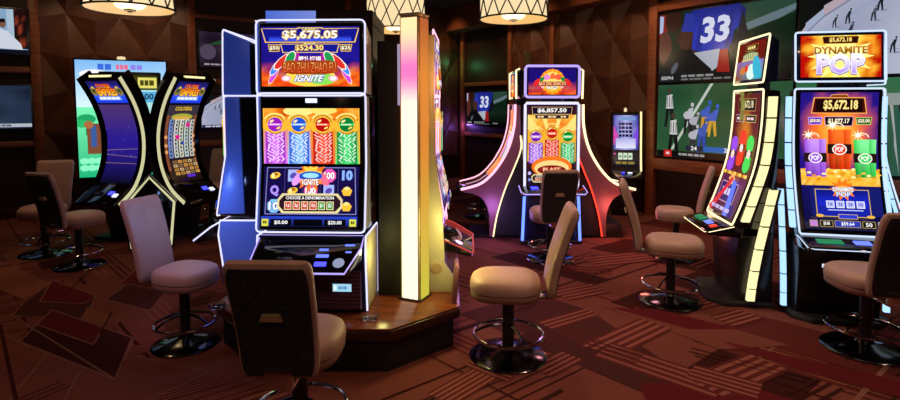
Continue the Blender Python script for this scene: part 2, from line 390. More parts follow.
def field(w, h):
    a = Art(w, h); a.grid(0, 0, 1, 1, 12, 8, lambda u, v: mix(hx('#1d4a2c'), hx('#2c5c3a'), .5+noise.noise(V((u*4, v*4, 3)))))
    a.P([(.12, .1), (.145, .1), (.46, 1), (.435, 1)], '#c9d4c9')
    for (x, y, s) in ((.1, .66, 1.9), (.14, .3, 2.0)):
        player(a, x, y, s, '#d8d8d8', '#0c0c10', '#4a342c')
        for k in range(3): a.rect(x-.02+k*.014*s*.8, y+.03, x-.014+k*.014*s*.8, y+.18, '#101014')
    for (x, y, s, b, l) in ((.26, .52, 2.0, '#c8c6d0', '#15161e'), (.31, .44, 1.6, '#b9b6c4', '#1a1a22'), (.40, .55, 2.0, '#3a62c8', '#d8a030'), (.46, .5, 2, '#3f66cc', '#dca838'), (.38, .3, 2.2, '#3a5cb8', '#2a4ab0'), (.31, .25, 1.8, '#c0c0cc', '#2a2a34')):
        s *= .75; a.ell(x, y+.07, .035, .026, b, rot=.5); player(a, x, y, s, b, l, b, 1)
    a.rect(.26, .1, .40, .17, '#10203a'); a.rect(.40, .1, .62, .17, '#1a66c0'); a.text('24', .3, .11, .35, .165, '#ffffff'); a.text('27', .56, .11, .61, .165, '#ffffff'); a.rect(0, 0, 1, .085, '#07080a'); a.rect(.07, .0, .14, .095, '#d01f1f'); a.rect(.09, .03, .12, .065, '#ffd8d8')
    scrib(a, .2, .03, .42, .06, '#aaaaaa', 5)
    return a
def hockey(w, h, small=False):
    a = Art(w, h); a.grid(0, 0, 1, 1, 10, 6, lambda u, v: mix(hx('#aab0cc'), hx('#cdd2e6'), .5+noise.noise(V((u*2, v*2, 9)))))
    a.P([(0, .42), (.03, .5), (.12, .72), (.3, .93), (.4, 1.01), (0, 1.01)], '#0d1210')
    arc = [(0, .36), (.04, .5), (.14, .68), (.3, .86), (.5, 1.0)]
    for i in range(4):
        (x0, y0), (x1, y1) = arc[i], arc[i+1]; a.P([(x0, y0), (x1, y1), (x1, y1+.11), (x0, y0+.14)], ['#c9b7c2', '#aebbd8', '#c4b0bc', '#9fb2d6'][i]); a.P([(x0, y0), (x1, y1), (x1, y1+.025), (x0, y0+.025)], '#8a8fa8')
    a.ring(.55, .55, .3, .16, '#97a6d4', .005)
    for (x, y, s, b, l) in ((.2, .62, 1, '#2e3440', '#30343e'), (.27, .66, 1.2, '#14302c', '#142420'), (.285, .5, 1.3, '#3c4454', '#1b212c'), (.43, .77, 1.3, '#10241f', '#111c1c'), (.4, .66, 1.2, '#505866', '#272c36'), (.65, .87, 1.2, '#17403a', '#1a302d'), (.8, .98, 1, '#1a3030', '#222b30'), (.5, .3, 1.2, '#1d2c30', '#20262c'), (.75, .5, 1.2, '#20383a', '#20262c')):
        s *= .5; a.ell(x+.02, y-.13*s, .02, .005, '#8f97b4'); player(a, x, y, s, b, l, b, .4)
    if small: a.rect(0, 0, 1, .09, '#20204a'); scrib(a, .05, .025, .6, .065, '#e6e6f6', 6)
    return a
TV = 'televisions hung on the walls'
def television(w, px0, px1, py0, py1, art, label, m='screen_tv', wm=None, ref=None, out=.1):
    """picture area between photo positions on wall w."""
    ref = ref or px1
    t0, t1 = wxy(w, px0, py0, out)[0], wxy(w, px1, py0, out)[0]
    za, zb = wxy(w, ref, py1, out)[1], wxy(w, ref, py0, out)[1]
    if wm: t0 = t1-wm if wm > 0 else t0; t1 = t0-wm if wm < 0 else t1
    W, H = t1-t0, zb-za
    th = thing('television', label, 'television', WALLS[w][0]+V((math.cos(WALLS[w][1]), math.sin(WALLS[w][1]), 0))*(t0+W/2)+V((0, 0, za)), WALLS[w][1], TV)
    b = .03
    f = MB().box(-W/2-b, W/2+b, -out+.012, -.002, -b, H+b).build('housing', 'black_plastic', th, bevel=.008)
    ar = art(W, H); ar.build('screen', m, [(-out+.002, H), (-out+.002, 0)], th)
    return th
def newsroom(w, h):
    a = Art(w, h); a.rect(0, 0, 1, 1, '#8fb4d8'); a.grid(.86, .1, 1, 1, 4, 9, lambda u, v: mix(hx('#1a0c0c'), hx('#b8482c'), noise.noise(V((u*9, v*9, 2)))*1.4))
    a.rect(.8, .2, .87, 1, '#b8cfe4'); a.P([(.68, .1), (.69, .42), (.73, .55), (.8, .5), (.93, .22), (.95, .08)], '#dfe6f4'); a.ell(.755, .66, .035, .05, '#8a5a48'); a.P([(.72, .68), (.725, .77), (.78, .78), (.79, .7)], '#1c1210'); a.rect(0, 0, 1, .08, '#0a1020'); return a
def bluegrey(w, h):
    a = Art(w, h); a.grid(0, 0, 1, 1, 10, 8, lambda u, v: mix(hx('#101a2c'), hx('#3a4a68'), .5+.7*noise.noise(V((u*2.5, v*2.5, 4)))-.3*abs(u-.6)))
    a.rect(.1, .03, 1, .11, '#c4ccd8'); scrib(a, .42, .05, .8, .09, '#5a6270', 7); return a
def sportblur(w, h):
    a = Art(w, h); a.grid(0, 0, 1, 1, 12, 8, lambda u, v: mix(hx('#281a2e'), hx('#57435c'), .5+noise.noise(V((u*3, v*3, 8)))))
    a.ell(.62, .85, .12, .07, '#3a48a8'); a.ell(.82, .75, .1, .1, '#2c3c98'); a.P([(.1, .62), (.35, .8), (.62, .72), (.6, .62), (.36, .66)], '#2e6a3a'); a.ell(.12, .42, .12, .12, '#6a5a74'); a.ell(.48, .3, .06, .035, '#8f88a4', rot=.4); a.rect(.0, .03, 1, .1, '#2a1626'); scrib(a, .06, .045, .6, .085, '#e0d8e0', 6); return a
def stripes(w, h):
    a = Art(w, h); a.rect(0, 0, 1, 1, '#2a6a48'); a.rect(0, .8, 1, 1, '#3c8a5a'); a.rect(.02, .72, 1, .84, '#b7c4c0')
    for k in range(24): a.P([(.02+k*.04, .72), (.035+k*.04, .72), (.05+k*.04, .3), (.02+k*.045, .02)], '#15181c' if k % 2 else '#cfd4d2')
    return a
television('l', -60, 26, 10.5, 53.5, newsroom, 'left wall television showing a man in a white shirt, above the grey blue one', wm=1.05)
television('l', -60, 30, 86, 128, bluegrey, 'left wall television with a dim grey blue picture and white caption strip', wm=1.05)
television('l', 199, 300, 31, 66, sportblur, 'television with a purple and green sports picture, above the hockey one by the wooden upright', 'screen_dim', wm=-1.02, ref=199)
television('l', 201, 300, 95, 128, lambda w, h: hockey(w, h, True), 'small television showing white ice hockey rink beside the tall blue edged machine', wm=-1.0, ref=201)
television('r', 467, 507, 92, 125, closeup, 'small far television showing a blue jersey with number 33', ref=486)
b4 = wxy('r', 657.5, 100, .1)[0]; zt, zm = wxy('r', 658, 15, .1)[1], wxy('r', 658, 84, .1)[1]; zl = wxy('r', 658, 156, .1)[1]
def bigtv(t0, W, z0, z1, art, label):
    a = WALLS['r'][1]; th = thing('television', label, 'television', RW0+V((math.cos(a), math.sin(a), 0))*(t0+W/2)+V((0, 0, z0)), a, 'large screens of the video wall')
    MB().box(-W/2-.006, W/2+.006, -.088, -.002, -.006, z1-z0+.006).build('housing', 'black_plastic', th, bevel=.003)
    art(W-.02, z1-z0-.02).build('screen', 'screen_tv' if art != stripes else 'screen_dim', [(-.098, z1-z0-.01), (-.098, .01)], th)
bigtv(b4, 1.72, zm+.008, zt, closeup, 'large video wall screen showing a blue number 33 jersey close up')
bigtv(b4, 1.72, zl, zm-.008, field, 'large video wall screen showing football players and referees on green field')
bigtv(b4+1.735, 1.72, zm+.008, zt, hockey, 'large video wall screen showing an ice hockey rink, behind the right slot machine')
bigtv(b4+1.735, 1.72, zl, zm-.008, stripes, 'large video wall screen with striped referee shirt and green field at right edge')

# ================================================================== pendant lamps
def pendant(px, py, Y, label, d=.8, h=.5):
    r = ray(px, py); p = V((r.x*Y/r.y, Y, CAMH+r.z*Y/r.y)); R = d/2
    th = thing('pendant_lamp', label, 'lamp', p, random.random(), 'drum pendant lamps')
    MB().lathe([(R-.012, .015), (R-.012, h-.01), (R-.018, h-.01), (R-.018, .015), (R-.012, .015)], 48).build('lamp_shade', 'lamp_fabric', th)
    MB().lathe([(0.0, .012), (R-.02, .012), (R-.02, .004), (0.0, .0)], 48).build('diffuser', 'lamp_diffuser', th)
    f = MB()
    for z in (.0, h): f.tube([(R*math.cos(2*PI*k/48), R*math.sin(2*PI*k/48), z+.008) for k in range(48)], .010, 6, True)
    rr = random.Random(3)
    for k in range(14):
        a0 = 2*PI*k/14
        for da in (.62+rr.uniform(-.1, .1), -.52+rr.uniform(-.12, .12)):
            f.tube([((R-.004)*math.cos(a0+da*t/7), (R-.004)*math.sin(a0+da*t/7), .01+(h-.01)*t/7) for t in range(8)], .0078, 5)
    f.build('shade_frame', 'black_matte', th)
    MB().lathe([(.0, -.028), (.02, -.025), (.028, -.014), (.05, -.01), (.055, .0), (.0, .004)], 16).build('finial', 'black_matte', th)
    MB().lathe([(.011, .01), (.011, CEIL-p.z-.02)], 10).build('rod', 'black_matte', th)
    MB().lathe([(.0, CEIL-p.z-.05), (.05, CEIL-p.z-.05), (.07, CEIL-p.z-.002), (0, CEIL-p.z-.002)], 20).build('canopy', 'black_matte', th)
    return th
pendant(130, 10, 5.35, 'glowing drum pendant lamp above the pair of curved machines at left')
pendant(513.5, 20, 6.4, 'glowing drum pendant lamp hanging above the machine with curved side arms')
pendant(396, 31, 7.4, 'drum pendant lamp half hidden behind the tall light column')

# ================================================================== stools
CH = 'casino stools at the slot machines'
def make_chair(label):
    th = thing('casino_stool', label, 'stool', (0, 0, 0), 0, CH); N = 36
    base = MB().lathe([(0, .0), (.238, .0), (.240, .008), (.225, .018), (.12, .032), (.055, .05), (.045, .07), (0, .07)], 40).build('base', 'dark_chrome', th)
    MB().lathe([(.0, .05), (.036, .05), (.036, .385), (.0, .385)], 24).build('post', 'black_plastic', th)
    MB().tube([(.212*math.cos(2*PI*k/48), .212*math.sin(2*PI*k/48), .145) for k in range(48)], .0095, 8, True).build('footring', 'chrome', th)
    for k in range(3):
        a = PI/2+2*PI*k/3
        MB().tube(bez((.03*math.cos(a), .03*math.sin(a), .20), (.12*math.cos(a), .12*math.sin(a), .20), (.208*math.cos(a), .208*math.sin(a), .146), 6), .008, 6).build('spoke', 'dark_chrome', th)
    MB().lathe([(.0, .365), (.075, .37), (.11, .396), (0, .396)], 24).build('swivel_plate', 'black_plastic', th)
    def s(k, z, c=.02): return superell(.198*k, .214*k, 2.9, N, z, (0, c))
    MB().loft([s(.86, .39), s(.95, .393), s(.985, .404), s(.99, .428), s(.965, .438)]).build('seat_band', 'leather_trim', th)
    MB().loft([s(.955, .434), s(1.0, .440), s(1.01, .46), s(1.0, .478), s(.96, .498), s(.86, .513), s(.66, .52), s(.3, .518)]).build('seat', 'leather', th)
    prof = smoothpath([(-.246, .42, 0), (-.254, .51, 0), (-.276, .62, 0), (-.312, .74, 0), (-.352, .855, 0), (-.385, .945, 0)], 4)
    def back(w, t, off, z0, z1, name, m):
        P = [p for p in prof if z0 <= p.y <= z1]; rings = []; n = len(P)
        for i, p in enumerate(P):
            a, b = P[max(0, i-1)], P[min(n-1, i+1)]; d = V((b.x-a.x, b.y-a.y, 0)).normalized(); ny, nz = d.y, -d.x     # forward normal
            e = min(i, n-1-i); k = (.9, .965, .99)[e] if e < 3 else 1.0; kt = (.45, .82, .97)[e] if e < 3 else 1.0
            tw = .92+.08*i/(n-1)
            rings.append([(x, p.x-ny*off+ny*y, p.y-nz*off+nz*y) for x, y, _ in superell(w/2*k*tw, t/2*kt, 5.5, 32, 0)])
        return MB().loft(rings).build(name, m, th)
    back(.352, .06, .0, .39, .96, 'backrest', 'leather')
    back(.326, .028, .0215, .43, .938, 'back_panel', 'dark_fabric')
    hd = MB().prism_y([(-.048, 0), (.048, 0), (.036, .035), (-.036, .035)], -.016, .0).build('handle', 'gold_metal', th, bevel=.005)
    hd.location = (0, -.336, .695); hd.rotation_euler = (math.radians(17), 0, 0)
    MB().box(-.06, .06, -.272, -.12, .376, .398).box(-.06, .06, -.286, -.262, .376, .47).build('bracket', 'chrome', th, bevel=.004)
    return th
chair0 = make_chair('x'); used = [False]
def chair(px, py, d, label, k=1.0):
    o = chair0 if not used[0] else dup(chair0); used[0] = True
    p = gp(px, py); o.location = (p.x, p.y, .0015); o.rotation_euler = (0, 0, math.atan2(-d[0], d[1])); o['label'] = label; o.scale = (k, k, 1); return o
chair(301, 397+40, (.03, 1), 'nearest stool with dark speckled back panel, in front of the central machine')
chair(186, 344, (.97, -.26), 'pink lit stool with its padded back to the left, left of the central platform', .86)
chair(508, 356, (-.995, .1), 'beige stool seen side on right of the central platform, back at right')
chair(80, 266, (.3, .95), 'left edge stool with dark back and gold handle, at the purple curved machine', .92)
chair(46, 254, (.3, -.95), 'dim pink stool farthest left, half behind the stool with gold handle')
chair(212, 222, (-.1, -.99), 'dim stool behind the right curved machine, below the hockey television')
chair(550, 259, (-.06, 1), 'stool with brown back facing the machine with curved side arms')
chair(670, 301, (.95, -.31), 'stool with back at left, standing alone on red carpet at right')
chair(675, 258, (-.93, .36), 'far stool with orange lit seat, in front of the video wall', .84)
chair(864, 349, (.1, .99), 'stool at the right edge with dark back, before the right machine')
chair(482, 217, (-.75, .66), 'dark stool far behind, between light column and curved machine')
# ================================================================== pictures on the slot machines
def meter(a, x0, y0, x1, y1, txt, fill='#0a0c30', edge='#e8b84a', col='#fff6d8', sl=.015, fy=.2, ed='#7a4a10'):
    a.frame([(x0+sl, y0), (x1-sl, y0), (x1, y1), (x0, y1)], fill, edge, .006)
    if txt: a.text(txt, x0+(x1-x0)*.14, y0+(y1-y0)*fy, x1-(x1-x0)*.14, y1-(y1-y0)*fy, col, .03, ed)
def cracker(a, cx, y0, y1, w, c0, c1, n=7, seed=1, top=True):
    """a hanging string of firecrackers in one colour with pale tips."""
    A, B = hx(c0), hx(c1); hw = w/2
    a.l += 1; l = a.l
    for i in range(4):
        xa, xb = cx-hw+w*i/4, cx-hw+w*(i+1)/4; ca = mix(B, A, 1-abs(i/2-1)); cb = mix(B, A, 1-abs((i+1)/2-1))
        a.rect(xa, y0, xb, y1, [ca, cb, cb, ca], l)
    rr = random.Random(seed); ar = a.w/a.h
    n = int(n*1.25)
    for j in range(n):
        for k in range(4):
            x = cx-hw*.66+hw*.44*k+rr.uniform(-.03, .03)*w; y = y0+(y1-y0)*(.03+.8*(j+.4*(k % 2)+rr.uniform(-.15, .15))/n); s = w*.085; dx = (-1 if k < 2 else 1)*s*rr.choice((1, 1, 1, -.6))
            a.poly([(x*a.w-dx*a.w, y*a.h), (x*a.w-dx*a.w+s*a.w*.7, y*a.h), (x*a.w+dx*a.w+s*.5*a.w, y*a.h+s*1.7*a.w), (x*a.w+dx*a.w-s*.5*a.w, y*a.h+s*1.7*a.w)], mix(hx('#ffffff'), A, .3), l+1+k)
    a.l += 4
    if top:
        cy = y1-.01; a.ell(cx, cy, w*.58, w*.46, '#ffcf4a'); a.ring(cx, cy, w*.5, w*.5, '#c9831a', w*.08); a.ell(cx, cy, w*.38, w*.36, c1); a.rect(cx-w*.36, cy-.018, cx+w*.36, cy+.018, c0)
        a.ell(cx-w*.5, cy-.03, w*.14, w*.3, '#ffb832', rot=.4); a.ell(cx+w*.5, cy-.03, w*.14, w*.3, '#ffb832', rot=-.4); a.ring(cx, cy+.03*w/.2, w*.62, w*.5, '#ffe27a', w*.09, 12, .5, 2.7); a.ell(cx-w*.16, cy+.06, w*.12, w*.06, '#ffe9a0', rot=.5); a.ell(cx+w*.18, cy-.06, w*.12, w*.05, '#ffd860', rot=.5)
        scrib(a, cx-w*.26, cy-.009, cx+w*.26, cy+.009, '#fff0d0', 3)
def fans(a, y, k=1):
    for sgn in (-1, 1):
        for (dx, dy, rx, ry, rot, c) in ((.37, -.17, .026, .10, .5, '#d84ad8'), (.345, -.04, .03, .10, .62, '#4a8cff'), (.285, .05, .036, .105, .8, '#e03028'), (.2, .10, .04, .08, .5, '#1d9a50')):
            cx, cy = .5+sgn*dx, y+dy
            a.ell(cx, cy, rx*1.2, ry*1.15, '#ffe0a0' if c == '#d84ad8' else '#fff0e0', 8, sgn*rot); a.ell(cx, cy, rx, ry, c, 8, sgn*rot)
def art_ignite_top(w, h):
    a = Art(w, h); a.grid(0, 0, 1, 1, 12, 8, lambda u, v: mix(hx('#120a50'), hx('#2418a8'), .5+.5*noise.noise(V((u*3, v*3, 1)))))
    a.grid(0, 0, 1, .42, 14, 6, lambda u, v: mix(fire('#8a0e06', '#f04a10', '#ffb030', 6, 3)(u, v), hx('#1a1080'), (v-.5)*2.4+.5*noise.noise(V((u*9, v*4, 2)))+.9-1.9*abs(u-.5)))
    a.ell(.5, .16, .26, .10, '#ffd84a'); a.ell(.62, .12, .14, .06, '#8adf5a')
    for sg in (-1, 1): a.P([(.5+sg*.1, .42), (.5+sg*.12, .66), (.5+sg*.19, .56), (.5+sg*.2, .4)], '#a8189a')
    a.frame([(.0, .97), (.36, .97), (.38, .985), (.62, .985), (.64, .97), (1, .97), (.96, .73), (.04, .73)], '#10148a', '#f0c060', .008)
    a.vgrad(.08, .76, .92, .84, '#3f5cff', '#10148a'); a.text('GRAND', .42, .925, .58, .985, '#ffe9a0', .02, '#5a3000')
    a.text('$5,675.05', .22, .775, .78, .935, '#fff4c0', .03, '#b8860b', .09, 0, '#ffffff')
    meter(a, .07, .58, .2, .70, '$50', '#0a0a24', '#f0c060'); meter(a, .8, .58, .93, .70, '$25', '#0a0a24', '#f0c060')
    a.frame([(.22, .56), (.8-.02, .56), (.8, .71), (.2, .71)], '#12168c', '#f0c060', .007); a.text('$524.30', .35, .585, .64, .69, '#ffdf80', .03, '#7a3c00', .08); a.text('MAJOR', .44, .69, .56, .725, '#ffe9a0', .02)
    fans(a, .36)
    a.text('爆竹招福', .385, .425, .615, .50, '#ffffff', .02, '#a02040', .1)
    a.P([(.22, .4), (.3, .43), (.7, .43), (.78, .4), (.79, .24), (.68, .2), (.32, .2), (.21, .24)], '#b04010')
    a.text('BAO ZHU ZHAO FU', .235, .225, .765, .40, '#ff4a22', .0, '#3a0804', .05, 0, '#ffb060')
    a.text('IGNITE', .34, .075, .62, .185, '#ffffff', .03, '#2a3aa0', .1, .03)
    for x in (.26, .74): a.ell(x, .13, .05, .03, '#ffb0c8'); a.ell(x, .13, .03, .02, '#ffffff')
    return a
def art_ignite_main(w, h):
    a = Art(w, h); a.grid(0, 0, 1, 1, 24, 14, fire('#b02c08', '#ff8a14', '#ffe070', 7, 2)); a.ell(.37, .95, .16, .05, '#ffe98a'); a.ell(.63, .96, .14, .04, '#ffe070')
    for x in (0, .99): a.rect(x, 0, x+.01, 1, '#ffc040')
    for i, (c0, c1) in enumerate((('#e07aff', '#9a1cb8'), ('#8ac4ff', '#1b52d0'), ('#ff5a3a', '#b80e0c'), ('#4ae078', '#0b7a34'))):
        cx = .125+.25*i
        a.rect(cx-.122, 0, cx+.122, .62, [hx(c0), hx(c0), mix(hx('#ffb030'), hx(c1), .35), mix(hx('#ffb030'), hx(c1), .35)])
        cracker(a, cx, .0, .72, .205, c0, c1, 8, i)
    return a
def mixs(a, b): 
    c = mix(hx(a), hx(b), .6); f = lambda v: int(255*(12.92*v if v < .0031 else 1.055*v**(1/2.4)-.055)); return '#%02x%02x%02x' % tuple(f(v) for v in c[:3])
def icon(a, k, x, y, s):
    if k == 0: a.ell(x, y, s, s*.6, '#ffc840', rot=.3); a.ell(x, y+.02, s*.6, s*.3, '#b06a10'); a.ell(x-s*.4, y, s*.3, s*.5, '#fff0a0')
    elif k == 1: a.P([(x-s, y), (x-s*.6, y-.08), (x+s*.6, y-.08), (x+s, y), (x+s*.5, y+.06), (x, y+.02), (x-s*.5, y+.06)], '#ffc23a'); a.ell(x, y+.04, s*.5, s*.35, '#ffe890')
    elif k == 2: a.text('Q', x-s*.8, y-.09, x+s*.8, y+.09, '#b49aff', .04, '#4a2aa0', .1)
    elif k == 3: a.text('10', x-s, y-.08, x+s, y+.09, '#8fb8ff', .05, '#2a3a90', .1)
    elif k == 4: a.poly([(x*a.w+s*1.35*a.w*math.cos(PI/8+PI/4*i), y*a.h+s*1.35*a.w*math.sin(PI/8+PI/4*i)) for i in range(8)], '#ff5ac0'); a.text('100', x-s, y-.06, x+s, y+.06, '#ffffff', .04, '#a01860', .1)
    elif k == 5: a.poly([(x*a.w+s*1.35*a.w*math.cos(PI/8+PI/4*i), y*a.h+s*1.35*a.w*math.sin(PI/8+PI/4*i)) for i in range(8)], '#7fc8ff'); a.text('10', x-s, y-.07, x+s, y+.07, '#ffffff', .04, '#1c60b0', .1)
    elif k == 6: a.rect(x-s, y-.1, x+s, y+.1, '#a8b8ff'); a.ell(x, y, s*.7, s*.5, '#5a4ab0', rot=.6)
def badge(a, x, y, s, txt=None):
    a.star(x, y+.03, s*.6, s*1.05, 11, '#ff7a1a'); a.star(x, y+.05, s*.4, s*.75, 9, '#ffd24a', .2)
    for sg in (-1, 1): a.ell(x+sg*s*.85, y-.04, s*.22, s*.42, '#e8a0ff' if sg < 0 else '#ff7090', rot=sg*.6)
    a.ell(x, y+.02, s*.72, s*.3, '#1a55c8'); a.ell(x, y+.03, s*.5, s*.16, '#9fe0ff'); a.ell(x, y-.08, s*.68, s*.2, '#ff8a3a')
    if txt: a.text(txt, x-s*.5, y-.13, x+s*.5, y-.03, '#ffffff', .03, '#8a2010', .1)
def denoms(a, x0, x1, y0, y1):
    a.frame([(x0, y0+(y1-y0)*.3), (x0+.05, y0), (x1-.05, y0), (x1, y0+(y1-y0)*.3), (x1, y1-(y1-y0)*.3), (x1-.05, y1), (x0+.05, y1), (x0, y1-(y1-y0)*.3)], '#2a1420', '#e8d8a0', .016)
    a.text('CHOOSE A DENOMINATION', x0+.09, y1-(y1-y0)*.3, x1-.09, y1-(y1-y0)*.14, '#ffffff', .02)
    for i, t in enumerate(('1¢', '2¢', '5¢', '10¢', '$1', '$2')):
        c = '#c8381c' if i < 4 else '#1f9a30'; bx = x0+.075+(x1-x0-.15)*i/6; bw = (x1-x0-.15)/6*.84
        a.frame([(bx, y0+(y1-y0)*.18), (bx+bw, y0+(y1-y0)*.18), (bx+bw, y0+(y1-y0)*.6), (bx, y0+(y1-y0)*.6)], c, '#ffe0b0', .006); a.text(t, bx+bw*.25, y0+(y1-y0)*.28, bx+bw*.75, y0+(y1-y0)*.5, '#ffffff', .02)
def creditbar(a, y0, y1, l, r, bg='#0c1450'):
    a.vgrad(0, y0, 1, y1, '#0a1038', '#2a44c8'); 
    for x0, x1, t in ((.1, .32, l), (.34, .64, ''), (.66, .88, r)):
        a.rect(x0, y0+(y1-y0)*.08, x1, y0+(y1-y0)*.72, '#04040c')
        if t: a.text(t, x0+.04, y0+(y1-y0)*.2, x1-.04, y0+(y1-y0)*.6, '#ffffff', .02)
    for x in (.01, .92): a.rect(x, y0+(y1-y0)*.05, x+.07, y0+(y1-y0)*.75, '#d8d84a'); scrib(a, x+.015, y0+(y1-y0)*.3, x+.055, y0+(y1-y0)*.55, '#4a4a10', 2)
def art_ignite_low(w, h):
    a = Art(w, h); a.vgrad(0, 0, 1, 1, '#0a0a38', '#16104e')
    a.frame([(.02, .2), (.98, .2), (.96, .99), (.03, .99)], '#140c44', '#8a8ad0', .006)
    for i in range(1, 5): a.rect(.03+.188*i, .21, .034+.188*i, .98, '#5a4a9a')
    ks = ((0, 6, 5, 4, 3), (2, 0, 4, 6, 1), (5, 2, 1, 3, 1))
    for j in range(3):
        for i in range(5): icon(a, ks[j][i], .12+.19*i, .85-.255*j, .055)
    badge(a, .5, .82, .17, 'IGNITE'); denoms(a, .16, .84, .22, .55); creditbar(a, 0, .17, '$0.00', '$20.00'); return a
def art_blast_top(w, h):
    a = Art(w, h); a.grid(0, 0, 1, 1, 10, 8, lambda u, v: mix(hx('#1a0c70'), fire('#8a0c08', '#ff4a10', '#ffa020', 5, 6)(u, v), 1.3-2.2*v-.6*abs(u-.5)))
    a.ell(.5, .52, .26, .25, '#ff8a1a'); a.star(.5, .5, .2, .27, 16, '#ffb428'); a.ell(.5, .52, .19, .19, '#ffe070'); a.P([(.44, .6), (.56, .6), (.54, .84), (.47, .8)], '#ff6a3a'); a.ell(.38, .66, .07, .06, '#e88ad0', rot=.4); a.ell(.62, .67, .07, .06, '#ff5a40', rot=-.4)
    for sg in (-1, 1): a.ell(.5+sg*.25, .55, .1, .04, '#148a40', rot=-sg*.6); a.ell(.5+sg*.33, .46, .1, .05, '#e02828', rot=-sg*.9); a.ell(.5+sg*.2, .3, .035, .035, '#ffb8b8')
    a.P([(.2, .36), (.22, .5), (.78, .5), (.8, .36), (.74, .32), (.26, .32)], '#8a1a0c')
    a.text('BAO ZHU ZHAO FU', .22, .35, .78, .49, '#ffc890', .02, '#d05a20', .06); a.text('BLAST', .38, .22, .62, .32, '#ffffff', .03, '#5a1010', .1); return a
def art_blast_main(w, h):
    a = Art(w, h); a.grid(0, .3, 1, 1, 10, 12, fire('#f0501a', '#ffae30', '#fff080', 5, 4)); a.vgrad(0, 0, 1, .3, '#14081c', '#3a0c1c')
    for sg in (-1, 1): a.P([(.5, .5), (.5+sg*.5, .9), (.5+sg*.5, .7)], '#ffe880'); a.P([(.5, .5), (.5+sg*.3, 1), (.5+sg*.16, 1)], '#ffe880')
    a.vgrad(0, .88, 1, 1, '#3a1420', '#2a0c30'); meter(a, .08, .885, .92, .975, '', '#1c0c30', '#f0d080'); a.text('$6,857.50', .2, .9, .8, .96, '#ffffff', .03, '#6a4a10', .08)
    meter(a, .14, .83, .86, .878, '', '#3a1a30', '#f0c870'); scrib(a, .2, .845, .34, .865, '#ffe0a0', 2); scrib(a, .42, .845, .6, .865, '#ffe0a0', 2); scrib(a, .68, .845, .8, .865, '#ffe0a0', 2)
    for cx, y1, c0, c1 in ((.17, .62, '#c88aff', '#7a1cb8'), (.83, .62, '#5ae08a', '#0b8a34'), (.5, .66, '#ff5a3a', '#c81e0c')): cracker(a, cx, .28, y1, .29, c0, c1, 8, 3)
    a.ell(.5, .24, .42, .22, '#ff7a1a'); a.ell(.5, .22, .36, .17, '#ffe090'); a.ell(.5, .2, .3, .1, '#8a1a10'); a.text('BLAST', .32, .185, .68, .23, '#ffd0a0', .03, '#e04020', .08)
    for x in (.04, .96): a.rect(x-.03, .03, x+.03, .2, '#18183a'); a.ell(x, .16, .035, .035, '#d0c0ff'); a.ell(x, .08, .03, .03, '#8a9ae0')
    denoms(a, .08, .92, .045, .15); a.rect(.1, 0, .9, .035, '#050510'); return a
def bundle(a, cx, cy, s, c0, c1, c2):
    """a bundle of dynamite sticks with a round badge and a lit fuse."""
    s2 = 1.42*s*a.w/a.h; a.ring(cx-s*.1, cy+s2*1.0, s*.35, s*.3, '#fff0c8', s*.07, 12, 0, PI)
    for k, c in ((-1, c1), (1, c1), (0, c0)):
        a.P([(cx+k*s*.34-s*.25, cy-s2*.9), (cx+k*s*.34+s*.25, cy-s2*.9), (cx+k*s*.42+s*.24, cy+s2*.9), (cx+k*s*.42-s*.24, cy+s2*.9)], [hx(c2), hx(c1), hx(c0), hx(c)])
    a.P([(cx-s*.68, cy-s2*.2), (cx+s*.68, cy-s2*.2), (cx+s*.68, cy+s2*.24), (cx-s*.68, cy+s2*.24)], '#241410'); a.ell(cx, cy+.0, s*.42, s*.36, '#fff4f0'); a.ell(cx, cy, s*.35, s*.29, c1); a.text('POP', cx-s*.24, cy-s2*.12, cx+s*.24, cy+s2*.12, '#ffffff', .03)
    a.star(cx-s*.42, cy+s2*1.1, s*.12, s*.4, 8, '#fff6c0'); a.ell(cx-s*.42, cy+s2*1.1, s*.14, s*.14, '#ffffff')
def art_dyna_top(w, h):
    a = Art(w, h)
    def fn(u, v):
        n = noise.noise(V((u*7, v*5, 3)))*.6; d = abs(u-.5)*2
        return mix(mix(hx('#fff060'), hx('#ff9a10'), d*1.5+n-.2), hx('#b80c06'), (d-.58)*3+n*2.4)
    a.grid(0, 0, 1, 1, 22, 12, fn); a.star(.5, .5, .22, .42, 14, '#fff48a')
    meter(a, .27, .80, .73, .98, '', '#2a0c06', '#c87a20'); a.text('$5,672.18', .36, .83, .64, .95, '#ffe07a', .03, '#8a4a00', .07)
    a.P([(.17, .72), (.83, .72), (.81, .54), (.19, .54)], '#fff2a0')
    a.text('DYNAMITE', .17, .555, .83, .735, '#7a4200', .035, '#fff6b0', .07, 0, '#c88410')
    a.text('POP', .2, .06, .8, .55, '#6a3ab8', .05, '#7a4ac8', .075); a.text('POP', .205, .085, .795, .555, '#b48af0', .03, '#ffffff', .055, 0, '#ffffff'); return a
